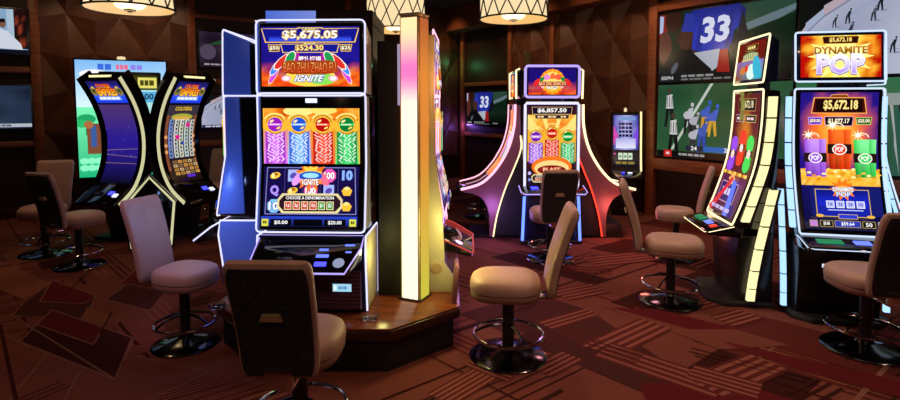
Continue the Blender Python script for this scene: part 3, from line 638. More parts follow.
def art_dyna_main(w, h, top=True):
    a = Art(w, h)
    def fn(u, v):
        d = math.hypot(u-.5, (v-.58)*1.1); return mix(mix(hx('#ffd050'), hx('#ff6a10'), d*3.2), hx('#20127e'), (d-.27)*4+.4*noise.noise(V((u*6, v*6, 2))))
    a.grid(0, .34, 1, 1, 14, 14, fn); a.vgrad(0, 0, 1, .36, '#070a34', '#141060')
    a.frame([(.14, .845), (.86, .845), (.83, .965), (.17, .965)], '#4a0c08', '#f0a050', .012); a.rect(.2, .86, .8, .95, '#180604'); a.text('$5,672.18', .3, .865, .74, .945, '#ffe890', .03, '#8a5a00', .06); a.frame([(.37, .96), (.63, .96), (.6, .985), (.4, .985)], '#8a3a10', '#f0b060', .006)
    meter(a, .1, .765, .29, .82, '$50.00', '#5a2ac0', '#e0b0ff', fy=.25); meter(a, .31, .755, .69, .825, '$1,077.17', '#0c0a1c', '#e0a0c0', fy=.22); meter(a, .71, .765, .92, .82, '$25.00', '#1a6a2a', '#e0d070', fy=.25)
    a.grid(0, .32, 1, .44, 26, 5, lambda u, v: mix(fire('#b86a08', '#ffc030', '#fff090', 16, 9)(u, v), hx('#ff9020'), .2))
    for k in range(26): a.ell(.02+k/26, .42+.02*math.sin(k*2.3), .028, .018, ('#ffd860', '#e89a1a', '#fff0a0')[k % 3])
    bundle(a, .5, .585, .225, '#ff7a2a', '#e8380c', '#8a1204'); bundle(a, .185, .52, .215, '#d09aff', '#9a4ae0', '#5a14a0'); bundle(a, .815, .52, .215, '#8affa0', '#2ad04a', '#0a7a24')
    for k in range(16): a.ell(.03+k/16, .395+.015*math.sin(k*1.7), .03, .016, ('#ffc840', '#fff0a0', '#e0901a')[k % 3])
    for i in range(5): a.rect(.08+.18*i, .1, .25+.18*i, .3, '#141a6a')
    a.frame([(.14, .09), (.82, .09), (.82, .29), (.14, .29)], '#1420a0', '#d8b050', .008); a.vgrad(.17, .17, .79, .28, '#1a2ad0', '#0c1478')
    a.star(.5, .29, .1, .17, 10, '#ff7a1a'); a.ell(.5, .28, .12, .07, '#ffc050'); a.text('DYNAMITE', .37, .275, .63, .305, '#ffffff', .03, '#3a2a9a', .09); a.text('POP', .41, .235, .59, .27, '#e0e8ff', .03, '#3a2a9a', .09)
    for i, t in enumerate(('1¢', '2¢', '5¢', '10¢')):
        x = .27+.125*i; a.frame([(x, .155), (x+.1, .155), (x+.1, .205), (x, .205)], '#b0b8ff', '#ffffff', .006); a.text(t, x+.025, .168, x+.075, .193, '#2a2a7a', .02)
    a.rect(.28, .135, .72, .142, '#c0c8ff'); a.frame([(.4, .075), (.64, .075), (.64, .11), (.4, .11)], '#2a3ad0', '#d8b050', .006)
    for x in (.17, .8): a.ell(x, .095, .05, .022, '#f0b840')
    for x0, x1, c, t in ((.03, .13, '#c080d0', ''), (.16, .32, '#1a1408', '$0.00'), (.34, .66, '#2a3ab0', '$59.64'), (.68, .84, '#1a1408', '50'), (.87, .97, '#8aa0e8', '')):
        a.frame([(x0, .015), (x1, .015), (x1, .062), (x0, .062)], c, '#b8a060', .005)
        if t: a.text(t, x0+(x1-x0)*.25, .025, x1-(x1-x0)*.25, .052, '#ffffff', .02)
    return a
def art_sib_top(w, h):
    a = Art(w, h); a.vgrad(0, 0, 1, 1, '#5a1a10', '#6a140c'); a.grid(0, 0, 1, .5, 10, 6, lambda u, v: mix(mix(hx('#8a4a2a'), hx('#3a9ab0'), u*1.1+.5*noise.noise(V((u*5, v*5, 1)))), hx('#8a6ab8'), v-.2))
    meter(a, .28, .76, .74, .92, '', '#1a0c06', '#b88a40'); scrib(a, .36, .8, .66, .88, '#f0d080', 4)
    a.P([(.2, .5), (.26, .7), (.5, .76), (.74, .7), (.8, .5)], '#4a5a3a')
    for k in range(8): a.rect(.24+k*.07, .5, .285+k*.07, .66+.05*math.sin(PI*(k+.5)/8), '#c8c890')
    a.rect(.2, .5, .8, .535, '#d8c078'); a.ell(.62, .2, .16, .12, '#d8ffe8'); a.ell(.3, .25, .12, .06, '#c87a3a'); a.ell(.44, .3, .06, .06, '#e03a20'); a.ell(.8, .3, .12, .2, '#38b0d0', rot=.6); return a
def art_sib_main(w, h):
    a = Art(w, h)
    def fn(u, v):
        d = math.hypot(u-.5, (v-.55)*1.2); return mix(hx('#e88a1a'), hx('#5a1416'), d*3+.3*noise.noise(V((u*6, v*6, 2))))
    a.grid(0, .3, 1, 1, 12, 12, fn); a.vgrad(0, 0, 1, .32, '#3a1038', '#5a1a4a')
    meter(a, .18, .86, .86, .96, '', '#1a0806', '#d89a50'); a.text('$5,672.18', .28, .875, .76, .945, '#f0e0b0', .02); meter(a, .1, .77, .45, .83, '', '#3a1a2a', '#e0b0c0'); meter(a, .5, .77, .9, .83, '', '#2a2a1a', '#e0c070'); scrib(a, .16, .79, .4, .81, '#f0d0d0', 2); scrib(a, .56, .79, .84, .81, '#f0d0d0', 2)
    for cx, cy, c in ((.18, .5, '#9a4ae8'), (.5, .56, '#e83a18'), (.82, .52, '#30d850')):
        a.rect(cx-.11, cy-.08, cx+.11, cy+.08, c); a.ell(cx, cy+.085, .13, .13, c, rot=.2); a.ell(cx, cy-.085, .13, .13, c); a.rect(cx-.12, cy-.02, cx+.12, cy+.03, '#281010'); a.ell(cx, cy, .07, .07, '#ffd8c8')
    for k in range(14): a.ell(.04+k/14, .345, .05, .03, ('#e0a030', '#ffd860', '#a86a10')[k % 3])
    a.frame([(.16, .1), (.84, .1), (.84, .27), (.16, .27)], '#2a1a6a', '#c89ab0', .012)
    for i in range(4): a.rect(.27+.125*i, .16, .36+.125*i, .22, '#d8c8f0')
    a.star(.5, .3, .08, .14, 8, '#ffb060'); a.P([(-.02, .02), (.14, .0), (.58, .3), (.5, .32)], '#d8283a'); a.P([(.66, .0), (.84, .0), (.74, .28), (.58, .3)], '#5a78ff'); scrib(a, .1, .03, .9, .06, '#c0b0e0', 4); return a
def art_empire(w, h, reels=True):
    a = Art(w, h); T = .77
    a.vgrad(0, T, 1, 1, '#2a3ae0', '#1a1650'); a.vgrad(0, T, 1, T+.08, '#1c38e8', '#3058ff'); a.vgrad(.2, .9, .8, 1, '#3a34c0', '#140e3a')
    for sg in (-1, 1): a.ell(.5+sg*.4, T+.12, .1, .13, '#8a7a3a', rot=sg*.25); a.ell(.5+sg*.4, T+.13, .05, .07, '#3a4a28', rot=sg*.2); a.ell(.5+sg*.38, T+.16, .05, .04, '#d8b050')
    a.text('COLOSSAL', .26, T+.145, .72, T+.20, '#ffb020', .04, '#8a1408', .11, 0, '#ff4a10'); a.text('EMPIRES', .2, T+.075, .8, T+.15, '#ffd83a', .04, '#8a1a08', .11, 0, '#ff7a10')
    a.P([(.14, T+.03), (.86, T+.03), (.84, T+.07), (.16, T+.07)], '#7ab0ff'); scrib(a, .18, T+.038, .82, T+.062, '#ffffff', 5)
    if reels:
        a.vgrad(0, 0, 1, T-.02, '#1a0c0a', '#3a3440'); a.rect(0, T-.02, 1, T, '#0c0a10')
        a.text('COLOSSAL', .22, T-.075, .78, T-.035, '#e8c040', .03, '#4a2a08', .08); a.ell(.5, T-.14, .36, .1, '#a8a83a'); a.ell(.5, T-.15, .28, .06, '#d8a848')
        for x in (.04, .94): a.rect(x-.03, .12, x+.05, T-.12, '#8a4a2a'); [a.ell(x+.01, y, .05, .05, '#e8a060') for y in (.3, .36, .44)]
        for i in range(5):
            x = .12+.155*i; a.rect(x, .24, x+.13, T-.16, ('#7a8fd0', '#d8d8d0', '#e0e0c8', '#c8d8d0', '#d0d0c8')[i])
            for j in range(10):
                y = .255+j*.036; c = ('#2a2a34', '#3a5a9a', '#5a5a48', '#1c3a34')[(i*3+j*7) % 4]; a.rect(x+.035, y, x+.095, y+.022, c); a.rect(x, y-.008, x+.13, y-.005, '#6a6a60')
        a.rect(.275, .42, .405, .46, '#e0188a'); a.rect(.585, .54, .715, .58, '#e0188a'); a.ell(.5, .38, .05, .05, '#1c3aa8'); a.rect(.08, .225, .95, .235, '#101018')
        for i in range(5):
            for j in range(4): a.rect(.1+.16*i, .06+.04*j, .23+.16*i, .09+.04*j, ('#d89a4a', '#b8843a', '#c8a878', '#8a6a4a')[(i+j) % 4]); a.rect(.14+.16*i, .068+.04*j, .18+.16*i, .08+.04*j, '#3a2a1a')
        a.rect(.4, .02, .66, .05, '#5a2ac8')
    else:
        a.grid(0, 0, 1, T, 8, 14, lambda u, v: mix(mix(hx('#0a0a1c'), hx('#2a1a8e'), v*2.2), hx('#54386a'), max(0, v-.55)*2.0)); a.rect(0, T-.015, 1, T, '#0c0a18')
        rr = random.Random(5)
        for k in range(16): x, y = rr.random(), rr.uniform(.2, .55); a.P([(x, y), (x+.01, y+.002), (x+.02, y+.03), (x+.008, y+.03)], '#4a48c0')
        for y, s in ((.19, .0), (.27, -.02), (.31, .02)): a.P([(.0, y), (1, y+s), (1, y+s+.005), (0, y+.006)], '#8a6a6a')
    return a
def art_meadow(w, h):
    a = Art(w, h); a.vgrad(0, 0, 1, .62, '#18b478', '#7af0b4'); a.vgrad(0, .6, 1, 1, '#d4f0f8', '#7ab4ec'); a.ell(.2, .88, .16, .06, '#f4f8ff'); a.ell(.8, .84, .16, .06, '#f0f6ff')
    a.text('?', .0, 0, .001, .001, '#ffffff') if False else None
    scrib(a, .24, .92, .4, .97, '#3a6ad8', 2); scrib(a, .44, .925, .58, .965, '#e06a8a', 3); scrib(a, .6, .925, .74, .965, '#8a7ae0', 2)
    a.ell(.1, .5, .1, .06, '#20a060'); a.rect(.09, .36, .11, .48, '#2a6a3a'); a.ell(.05, .46, .07, .05, '#2ab86a')
    a.rect(.1, .2, .26, .46, '#7a4a30'); a.rect(.14, .26, .2, .44, '#3a5a9a'); a.ell(.12, .45, .05, .05, '#a8683a')
    for k in range(6): a.ell(.06+.08*(k % 3), .08+.06*(k//3), .05, .04, '#8af0c0')
    return a
def art_meadow_info(w, h):
    a = Art(w, h); a.vgrad(0, 0, 1, 1, '#c8f0d0', '#a8e0f0'); a.ell(.45, .42, .3, .3, '#3ab83a'); a.ell(.3, .55, .16, .16, '#8ae060'); a.ell(.75, .2, .35, .22, '#f0e8a0')
    a.rect(0, .84, 1, 1, '#3a3a10'); a.text('$74.7', .04, .87, .48, .97, '#fff080', .04, '#6a5a00', .09); a.rect(.55, .86, .98, .98, '#e8e070'); scrib(a, .6, .89, .94, .95, '#4a4a10', 3)
    a.rect(.1, .7, .98, .82, '#5ab0e0'); a.text('1,795.00', .2, .72, .9, .8, '#1a3a5a', .03); a.ell(.8, .5, .2, .13, '#f070b0'); scrib(a, .66, .47, .94, .53, '#8a1a4a', 3); return a
def art_far(w, h):
    a = Art(w, h); a.grid(0, .33, 1, 1, 8, 10, lambda u, v: mix(hx('#b8b8f0'), hx('#3a3aa8'), abs(u-.5)*2.2+.4*noise.noise(V((u*5, v*5, 1))))); a.P([(.0, .4), (.2, .6), (0, .8)], '#d84ab0'); a.P([(1, .4), (.8, .6), (1, .8)], '#7a4ae0'); a.vgrad(.1, .36, .9, .55, '#e8e8ff', '#b0b0e8')
    a.rect(.15, .9, .9, .97, '#7a9ad0')
    for j in range(4): scrib(a, .22, .58+.075*j, .78, .63+.075*j, '#1a1440', 4, j)
    a.rect(0, 0, 1, .32, '#0a0a18')
    for i in range(3): a.rect(.2+.2*i, .14, .37+.2*i, .27, '#d0e0c8'); a.ell(.28+.2*i, .2, .05, .05, '#3a8a5a')
    scrib(a, .1, .05, .9, .1, '#8a7a30', 3); a.ell(.05, .25, .04, .04, '#d84ab0'); return a
def art_side_glow(w, h):
    return Art(w, h).grid(0, 0, 1, 1, 2, 30, lambda u, v: mix(hx('#fff0cf'), hx('#ff8ab0'), 0) if v < .55 else (mix(hx('#ffe6cf'), hx('#f472b4'), (v-.70)*12) if v < .8 else mix(hx('#f472b4'), hx('#ffd8a0'), (v-.84)*9)))
# ================================================================== slot machines
SM = 'slot machines on the casino floor'
def offset(path, d):                         # push a (y, z) polyline d towards -y / its front normal
    o = []
    for i, p in enumerate(path):
        a, b = path[max(0, i-1)], path[min(len(path)-1, i+1)]; ty, tz = b[0]-a[0], b[1]-a[1]; l = math.hypot(ty, tz) or 1
        o.append((p[0]-tz/l*d, p[1]+ty/l*d))
    return o
def edge_loop(path, hw, r=.05, d=0.0):       # closed 3D loop around a curved front of half width hw
    q = offset(path, d); L = [V((-hw, y, z)) for y, z in q]; R = [V((hw, y, z)) for y, z in q[::-1]]
    pts = []
    def corner(a, c, b):
        pa = c+(a-c).normalized()*r; pb = c+(b-c).normalized()*r; pts.extend(bez(pa, c, pb, 5))
    corner(R[-1], L[0], L[1]); pts.extend(L[1:-1]); corner(L[-2], L[-1], R[0]); corner(L[-1], R[0], R[1]); pts.extend(R[1:-1]); corner(R[-2], R[-1], L[0]); return pts
def buttons(deck, pts):
    for (x, y, z, w, d, rx, m) in pts:
        b = MB().box(-w/2, w/2, -d/2, d/2, -.004, .006).build('button', m, deck, bevel=.002); b.location = (x, y, z); b.rotation_euler = (rx, 0, 0)
# ---- square cabinet with a tilted lower screen (central island)
def cabinet_island(label, loc, rz, tops, mains, lows, sides, ledm='led_white', basem='side_metal', detail=True, deckled=None, dz=(.478, .325)):
    th = thing('slot_machine', label, 'slot machine', loc, rz, SM); hw = .333
    topf = [(-.195, 1.795), (-.205, 1.334)]; mainf = [(-.2, 1.352), (-.2, .92), (-.222, .80), (-.27, .514)]
    MB().prism_x([(-.19, 1.785), (-.2, 1.34), (.12, 1.34), (.12, 1.65)], -hw+.012, hw-.012).build('top_box', 'black_gloss', th, bevel=.01)
    MB().prism_x([(-.195, 1.344)]+mainf[1:3]+[(-.262, .52), (.19, .46), (.19, 1.344)], -hw+.012, hw-.012).build('cabinet', 'black_gloss', th, bevel=.008)
    if tops: tops(.598, .365).build('top_screen', 'screen_bright', [(-.2025, 1.755), (-.210, 1.395)], th)
    if mains: mains(.592, .338).build('main_screen', 'screen_bright', [(-.2095, 1.262), (-.2095, .924)], th)
    if lows: lows(.585, .362).build('lower_screen', 'screen_bright', [(-.2125, .905), (-.232, .80), (-.273, .548)], th)
    if mains: MB().box(-.035, .035, -.209, -.2, 1.296, 1.322).build('service_light', 'btn_white', th, bevel=.002)
    MB().tube(edge_loop([(-.197, 1.795), (-.207, 1.340)], hw, .035), .0055, 8, True).build('led_trim', ledm, th)
    MB().tube(edge_loop([(-.203, 1.354), (-.203, .92), (-.225, .80), (-.273, .512)], hw, .03), .0055, 8, True).build('led_trim', ledm, th)
    for s in (-1, 1):
        x0, x1 = sorted((s*(hw-.013), s*(hw+.004)))
        m = sides[0] if s < 0 else sides[1]
        MB().prism_x([(-.188, 1.783), (-.198, 1.35), (-.02, 1.35), (-.02, 1.71)], x0, x1).build('side_panel', m, th, bevel=.004)
        MB().prism_x([(-.193, 1.335), (-.193, .93), (-.215, .80), (-.258, .53), (-.08, .53), (-.09, 1.0), (-.1, 1.335)], x0, x1).build('side_panel', m, th, bevel=.004)
        if m == 'side_metal': continue
        MB().tube([(s*(hw+.002), -.197, 1.345), (s*(hw+.002), -.02, 1.345), (s*(hw+.002), .1, 1.345)], .006, 6).build('led_trim', ledm, th)
        MB().tube([(s*(hw+.002), -.192, 1.792), (s*(hw+.002), -.02, 1.722), (s*(hw+.002), .1, 1.665)], .006, 6).build('led_trim', ledm, th)
    # lower cabinet with a sloping button deck
    bp = [(-.25, .485), (-.262, .38), (-.215, .0), (.19, .0), (.19, .485)]
    MB().prism_x(bp, -hw+.006, hw-.006).build('base_cabinet', 'navy_gloss', th, bevel=.006)
    for s in (-1, 1):
        x0, x1 = sorted((s*(hw-.008), s*(hw+.004)))
        MB().prism_x([(-.245, .478), (-.255, .38), (-.21, .012), (.15, .012), (.15, .478)], x0, x1).build('base_side_panel', basem[0] if s < 0 else basem[1], th, bevel=.003)
        MB().tube([(s*(hw+.001), .15, .482), (s*(hw+.001), -.25, .484), (s*(hw+.001), -.264, .38), (s*(hw+.001), -.217, .008)], .006, 6).build('led_trim', ledm, th)
        MB().tube([(s*(hw+.001), .15, .482), (s*(hw+.001), .15, .008)], .005, 6).build('led_trim', ledm, th)
    k = MB().box(-hw+.03, hw-.03, -.262, -.22, .03, .27).build('kick_panel', 'kick_stripe', th, bevel=.003)
    if detail:
        for i in range(9): MB().box(-hw+.035, hw-.035, -.266, -.26, .05+i*.024, .054+i*.024).build('kick_panel_rib', 'side_mauve', k)
        a = Art(.115, .048); a.rect(0, 0, 1, 1, '#a8d8f0'); scrib(a, .3, .3, .8, .7, '#5a9ad0', 2); a.rect(.06, .2, .2, .8, '#f0ffff'); a.build('bill_display', 'screen_mid', [(-.269, .195), (-.269, .147)], th, x0=.19)
    dk = MB().add([(-.318, -.24, dz[0]), (.318, -.24, dz[0]), (.318, -.32, dz[0]*.7+dz[1]*.3), (.25, -.47, dz[1]), (-.318, -.47, dz[1]),
                   (-.318, -.23, dz[0]-.08), (.318, -.23, dz[0]-.08), (.318, -.31, dz[0]*.7+dz[1]*.3-.08), (.25, -.462, dz[1]-.03), (-.318, -.462, dz[1]-.03)],
                  [(0, 1, 2, 3, 4), (9, 8, 7, 6, 5), (0, 5, 6, 1), (1, 6, 7, 2), (2, 7, 8, 3), (3, 8, 9, 4), (4, 9, 5, 0)]).build('button_deck', 'black_gloss', th, bevel=.004)
    MB().tube([(-.32, -.235, dz[0]+.004), (.32, -.235, dz[0]+.004), (.321, -.322, dz[0]*.7+dz[1]*.3+.001), (.252, -.474, dz[1]-.003), (-.321, -.474, dz[1]-.003)], .006, 6, True).build('deck_trim', deckled or ('led_violet' if detail else ledm), dk)
    rx = math.atan2(.153, .23)
    f = lambda y: .478-(y+.24)*-.153/-.23 if False else .478+(y+.24)*(.153/.23)
    if detail:
        pts = []
        for (x, y, w, d, m) in ((.0+.10, -.33, .055, .014, 'btn_blue'), (.1, -.37, .075, .022, 'btn_blue'), (.1, -.42, .07, .03, 'led_deep'), (.25, -.30, .06, .012, 'btn_blue'), (.25, -.345, .035, .012, 'btn_blue'), (.0, -.42, .06, .03, 'navy_gloss'), (-.12, -.4, .09, .05, 'navy_gloss')):
            pts.append((x, y, f(y)+.002, w, d, rx, m))
        buttons(dk, pts)
        b = MB().lathe([(0, .016), (.022, .013), (.034, .004), (.036, -.004), (0, -.004)], 20).build('spin_button', 'btn_pale', dk); b.location = (.205, -.41, f(-.41)); b.rotation_euler = (rx, 0, 0)
    return th
PZ = .27
G1 = (-.815, 4.0)
cabinet_island('tall machine facing front with large multicoloured screens, on the central wooden platform', (-.838, 3.50, PZ), math.radians(-2), art_ignite_top, art_ignite_main, art_ignite_low, ('side_blue', 'side_metal'), 'led_white', ('side_cream', 'side_cream'))
cabinet_island('machine with blue glowing sides facing left, behind the front central machine', (-1.352, 4.04, PZ), math.radians(-89), art_ignite_top, art_ignite_main, art_ignite_low, ('side_blue', 'side_blue'), 'led_white', ('side_blue', 'side_blue'), False)
cabinet_island('machine facing right behind the tall light column, seen edge on', (-.30, 4.02, PZ), math.radians(88), art_ignite_top, art_ignite_main, art_ignite_low, ('side_metal', 'side_metal'), 'led_pink', ('side_metal', 'side_metal'), False, 'led_dimred', (.36, .26))
# ---- central island: platform, pylon, light column
pc = [(-1.12, 3.02), (-.34, 3.02), (.06, 3.38), (.06, 4.62), (-.34, 4.98), (-1.12, 4.98), (-1.51, 4.62), (-1.51, 3.42)]
pf = thing('machine_platform', 'wooden platform carrying the central group of slot machines', 'platform', (G1[0], G1[1], 0))
loc = [(x-G1[0], y-G1[1]) for x, y in pc]
MB().prism_z(loc, PZ-.012, PZ-.001).build('platform_top', 'counter_wood', pf, bevel=.003)
MB().prism_z([(x*1.006, y*1.006) for x, y in loc], PZ-.075, PZ-.0125).build('platform_edge', 'counter_edge', pf, bevel=.01)
MB().prism_z([(x*.955+.0, y*.965) for x, y in loc], .0, PZ-.076).build('plinth', 'black_matte', pf)
py = thing('light_pylon', 'dark pylon with blue lit strip rising behind the front central machine', 'pylon', (G1[0], G1[1], PZ))
MB().box(-.25, .29, -.285, .36, .0, 1.83).box(-.44, .29, -.285, .36, 1.83, 1.925).build('pylon_body', 'panel_wood', py, bevel=.006)
Art(.25, 1.88).grid(0, 0, 1, 1, 3, 8, lambda u, v: mix(hx('#5a7cf0'), hx('#8aa0f4'), u+.1*v)).build('light_strip', 'light_soft', [(-.288, 1.82), (-.288, .02)], py, x0=-.12)
Art(.34, .085).grid(0, 0, 1, 1, 3, 1, lambda u, v: mix(hx('#5a7cf0'), hx('#8aa0f4'), u)).build('cap_light', 'light_soft', [(-.288, 1.92), (-.288, 1.835)], py, x0=-.265)
dp = thing('dark_panel', 'dark upright panel between the front machine and the light column', 'panel', (-.392, 3.6, PZ))
MB().box(-.085, .085, -.03, .02, 0, 1.70).build('panel_board', 'black_matte', dp, bevel=.004)
Art(.03, .4).rect(0, 0, 1, 1, '#b8a8c8').build('light_strip', 'light_soft', [(-.034, 1.68), (-.034, 1.28)], dp, x0=.062)
lc = thing('light_column', 'tall square light column glowing white with a pink band', 'light column', (-.232, 3.54, PZ), math.radians(-25))
MB().box(-.058, .058, -.058, .058, 0, 1.85).build('column_body', 'gold_metal', lc, bevel=.006)
art_side_glow(.1, 1.86).build('front_light', 'light_panel', [(-.0605, 1.838), (-.0605, .012)], lc)
def side_glow(w, h): return Art(w, h).grid(0, 0, 1, 1, 2, 20, lambda u, v: mix(hx('#e8e04a'), hx('#ff9a3a'), v*1.8) if v < .8 else mix(hx('#ff9a3a'), hx('#d06a3a'), (v-.8)*5))
sg = side_glow(.1, 1.86).build('side_light', 'light_soft', [(-.0605, 1.838), (-.0605, .012)], lc); sg.rotation_euler = (0, 0, PI/2)
lc.scale = (1.18, 1.18, 1)
sl = side_glow(.1, 1.86).build('side_light', 'light_soft', [(-.0605, 1.838), (-.0605, .012)], lc); sl.rotation_euler = (0, 0, -PI/2)  # left face glow added to light the front machine's base side
MB().box(-.062, .062, -.062, .062, 1.851, 1.868).build('cap', 'gold_metal', lc, bevel=.004)
MB().box(-.07, .07, -.07, .07, .0, .012).build('foot', 'black_plastic', lc)
sp = thing('side_screen_panel', 'orange lit side panel joining light column to right facing machine', 'panel', (-.135, 3.652, PZ))
MB().prism_y([(-.09, 0), (.185, 0), (.165, .10), (.10, .20), (.085, .55), (.04, .9), (.03, 1.3), (.03, 1.75), (-.09, 1.75)], -.018, .018).build('panel_board', 'side_cream', sp, bevel=.004)
MB().lathe([(0, -.004), (.038, -.004), (.038, .004), (.03, .006), (0, .004)], 24).build('lock_plate', 'gold_metal', sp).matrix_local = Matrix.Translation((.04, -.02, .17)) @ Matrix.Rotation(PI/2, 4, 'X')
for (x, y, lb) in ((370.5, 319, 'clear glass ashtray on the platform at the foot of the light column'), (217, 308, 'clear glass ashtray on the left corner of the central platform')):
    p = gp(x, y, PZ); t = MB().lathe([(0, 0), (.04, 0), (.05, .006), (.056, .03), (.052, .032), (.044, .01), (0, .008)], 24).build('glass_ashtray', 'glass_clear'); t.location = (p.x, p.y, PZ); tag(t, lb, 'ashtray')
t = MB().prism_y([(-.02, 0), (.014, 0), (.03, .24), (.012, .255), (.0, .24)], -.09, .09).build('divider_panel', 'side_mauve', None, bevel=.006); t.location = (.03, 3.50, PZ); tag(t, 'slim purple lit divider standing on the right corner of the central platform', 'panel')
# ---- pod of machines with light wings (right)
def cabinet_wing(label, loc, rz, tops, mains, ledm, stripm, texts=True, wd=.03, pf=.26):
    th = thing('slot_machine', label, 'slot machine', loc, rz, SM); hw = .292
    front = sm2([(0, 1.672), (-.006, 1.40), (-.04, 1.10), (-.12, .82), (-.19, .63)], 4)
    MB().prism_x(front+[(.10, .58), (.12, .8), (.12, 1.66)], -hw+.012, hw-.012).build('cabinet', 'black_gloss', th, bevel=.004)
    MB().prism_x([(.03, 2.085), (-.005, 1.725), (.1, 1.73), (.1, 2.03)], -hw+.008, hw-.008).build('top_box', 'navy_gloss', th, bevel=.008)
    MB().box(-.1, .1, .03, .12, 1.66, 1.74).build('neck', 'black_plastic', th)
    ft = offset(front, -.006)
    def at(z): 
        for (a, b), (c, d) in zip(ft, ft[1:]):
            if d <= z <= b: return (a+(c-a)*(b-z)/(b-d), z)
    mp = [at(1.645)]+[p for p in ft if .70 < p[1] < 1.6]+[at(.665)]
    L = sum(math.dist(a, b) for a, b in zip(mp, mp[1:]))
    mains(.505, L).build('main_screen', 'screen_bright', mp, th)
    tops(.52, .305).build('top_screen', 'screen_bright', [(.0195, 2.058), (-.0105, 1.754)], th)
    MB().tube(edge_loop(front, hw, .02, -.004), .007, 8, True).build('led_trim', ledm, th)
    MB().tube(edge_loop([(.028, 2.086), (-.009, 1.724)], hw, .02), .007, 8, True).build('led_trim', ledm, th)
    for s in (-1, 1):
        for nm, path, w in (('light_wing', sm2([(.03, 1.62), (.02, 1.36), (-.01, 1.1), (-.075, .86), (-.135, .66)], 4), wd), ('lower_light_wing', sm2([(.05, .92), (.01, .72), (-.04, .46), (-.075, .22), (-.09, .06)], 4), wd)):
            x = s*(hw+.02) if nm == 'light_wing' else s*(hw+.045)
            wg = MB().prism_x([(y+.008, z) for y, z in path]+[(y+w+.02, z) for y, z in path[::-1]], min(x-.014*s, x+.014*s), max(x-.014*s, x+.014*s)).build(nm, 'black_plastic', th)
            n = 6; m = len(path)-1
            for i in range(n):
                q = [(i+.03)*m/n+(k*.94*m/n)/3 for k in range(4)]
                def ip(t): i0 = min(int(t), m-1); u = t-i0; return (path[i0][0]*(1-u)+path[i0+1][0]*u, path[i0][1]*(1-u)+path[i0+1][1]*u)
                pp = [ip(t) for t in q]; xa, xb = x-.018*s, x+.016*s
                MB().prism_x(pp+[(y+w, z) for y, z in pp[::-1]], min(xa, xb), max(xa, xb)).build('light_segment', stripm, wg)
    dk = MB().prism_x([(-.18, .63), (-.36, .585), (-.385, .570), (-.36, .548), (-.12, .53), (-.11, .62)], -hw-.01, hw+.01).build('button_deck', 'black_gloss', th, bevel=.01)
    MB().tube([(-hw-.012, -.18, .62), (-hw-.012, -.36, .575), (-hw+.02, -.388, .57), (hw-.02, -.388, .57), (hw+.012, -.36, .575), (hw+.012, -.18, .62)], .0032, 6).build('deck_trim', ledm, dk)
    rx = math.atan2(.045, .19); f = lambda y: .63+(y+.18)*.045/.18+.002
    buttons(dk, [(-.14, -.29, f(-.29), .16, .06, rx, 'btn_green'), (.06, -.29, f(-.29), .1, .05, rx, 'btn_blue'), (.2, -.3, f(-.3), .06, .05, rx, 'btn_red')])
    MB().prism_x([(-.13, .54), (-.15, .42), (-.12, .03), (.12, .03), (.12, .75), (.08, .75), (.08, .55)], -hw+.02, hw-.02).build('base_cabinet', 'black_plastic', th, bevel=.006)
    MB().add([(x, y, z) for z, k in ((.0, 1), (.035, .97)) for x, y in [(-hw*k-.03, (.1-pf)*k), (-hw*k+.08, -pf*k), (hw*k-.08, -pf*k), (hw*k+.03, (.1-pf)*k), (hw*k+.03, .12), (-hw*k-.03, .12)]],
             [(5, 4, 3, 2, 1, 0), (6, 7, 8, 9, 10, 11)]+[(i, (i+1) % 6, (i+1) % 6+6, i+6) for i in range(6)]).build('base_plate', 'black_matte', th, bevel=.004)
    if texts:
        a = Art(.09, .035); a.text('E', .02, .1, .3, .9, '#f0f0ff', .04); a.P([(.4, .9), (.56, .9), (.48, .1)], '#f0f0ff'); a.build('emblem', 'screen_mid', [(-.1525, .415), (-.149, .380)], th, x0=-.08, thick=False)
    return th
D1 = (2.835, 3.95)
cabinet_wing('large machine facing front at right with three dynamite bundles on its blue lit screen', (D1[0], D1[1], 0), math.radians(-12), art_dyna_top, art_dyna_main, 'led_frost', 'led_ice')
sib = cabinet_wing('machine with yellow light wing facing left, beside the large right machine', (2.40, 4.36, 0), math.radians(-98), art_sib_top, art_sib_main, 'led_warm', 'led_cream', False, .054, .34)
cabinet_wing('machine facing right at the right edge, mostly behind the large right machine', (3.60, 4.72, 0), math.radians(80), art_sib_top, art_sib_main, 'led_frost', 'led_ice', False)
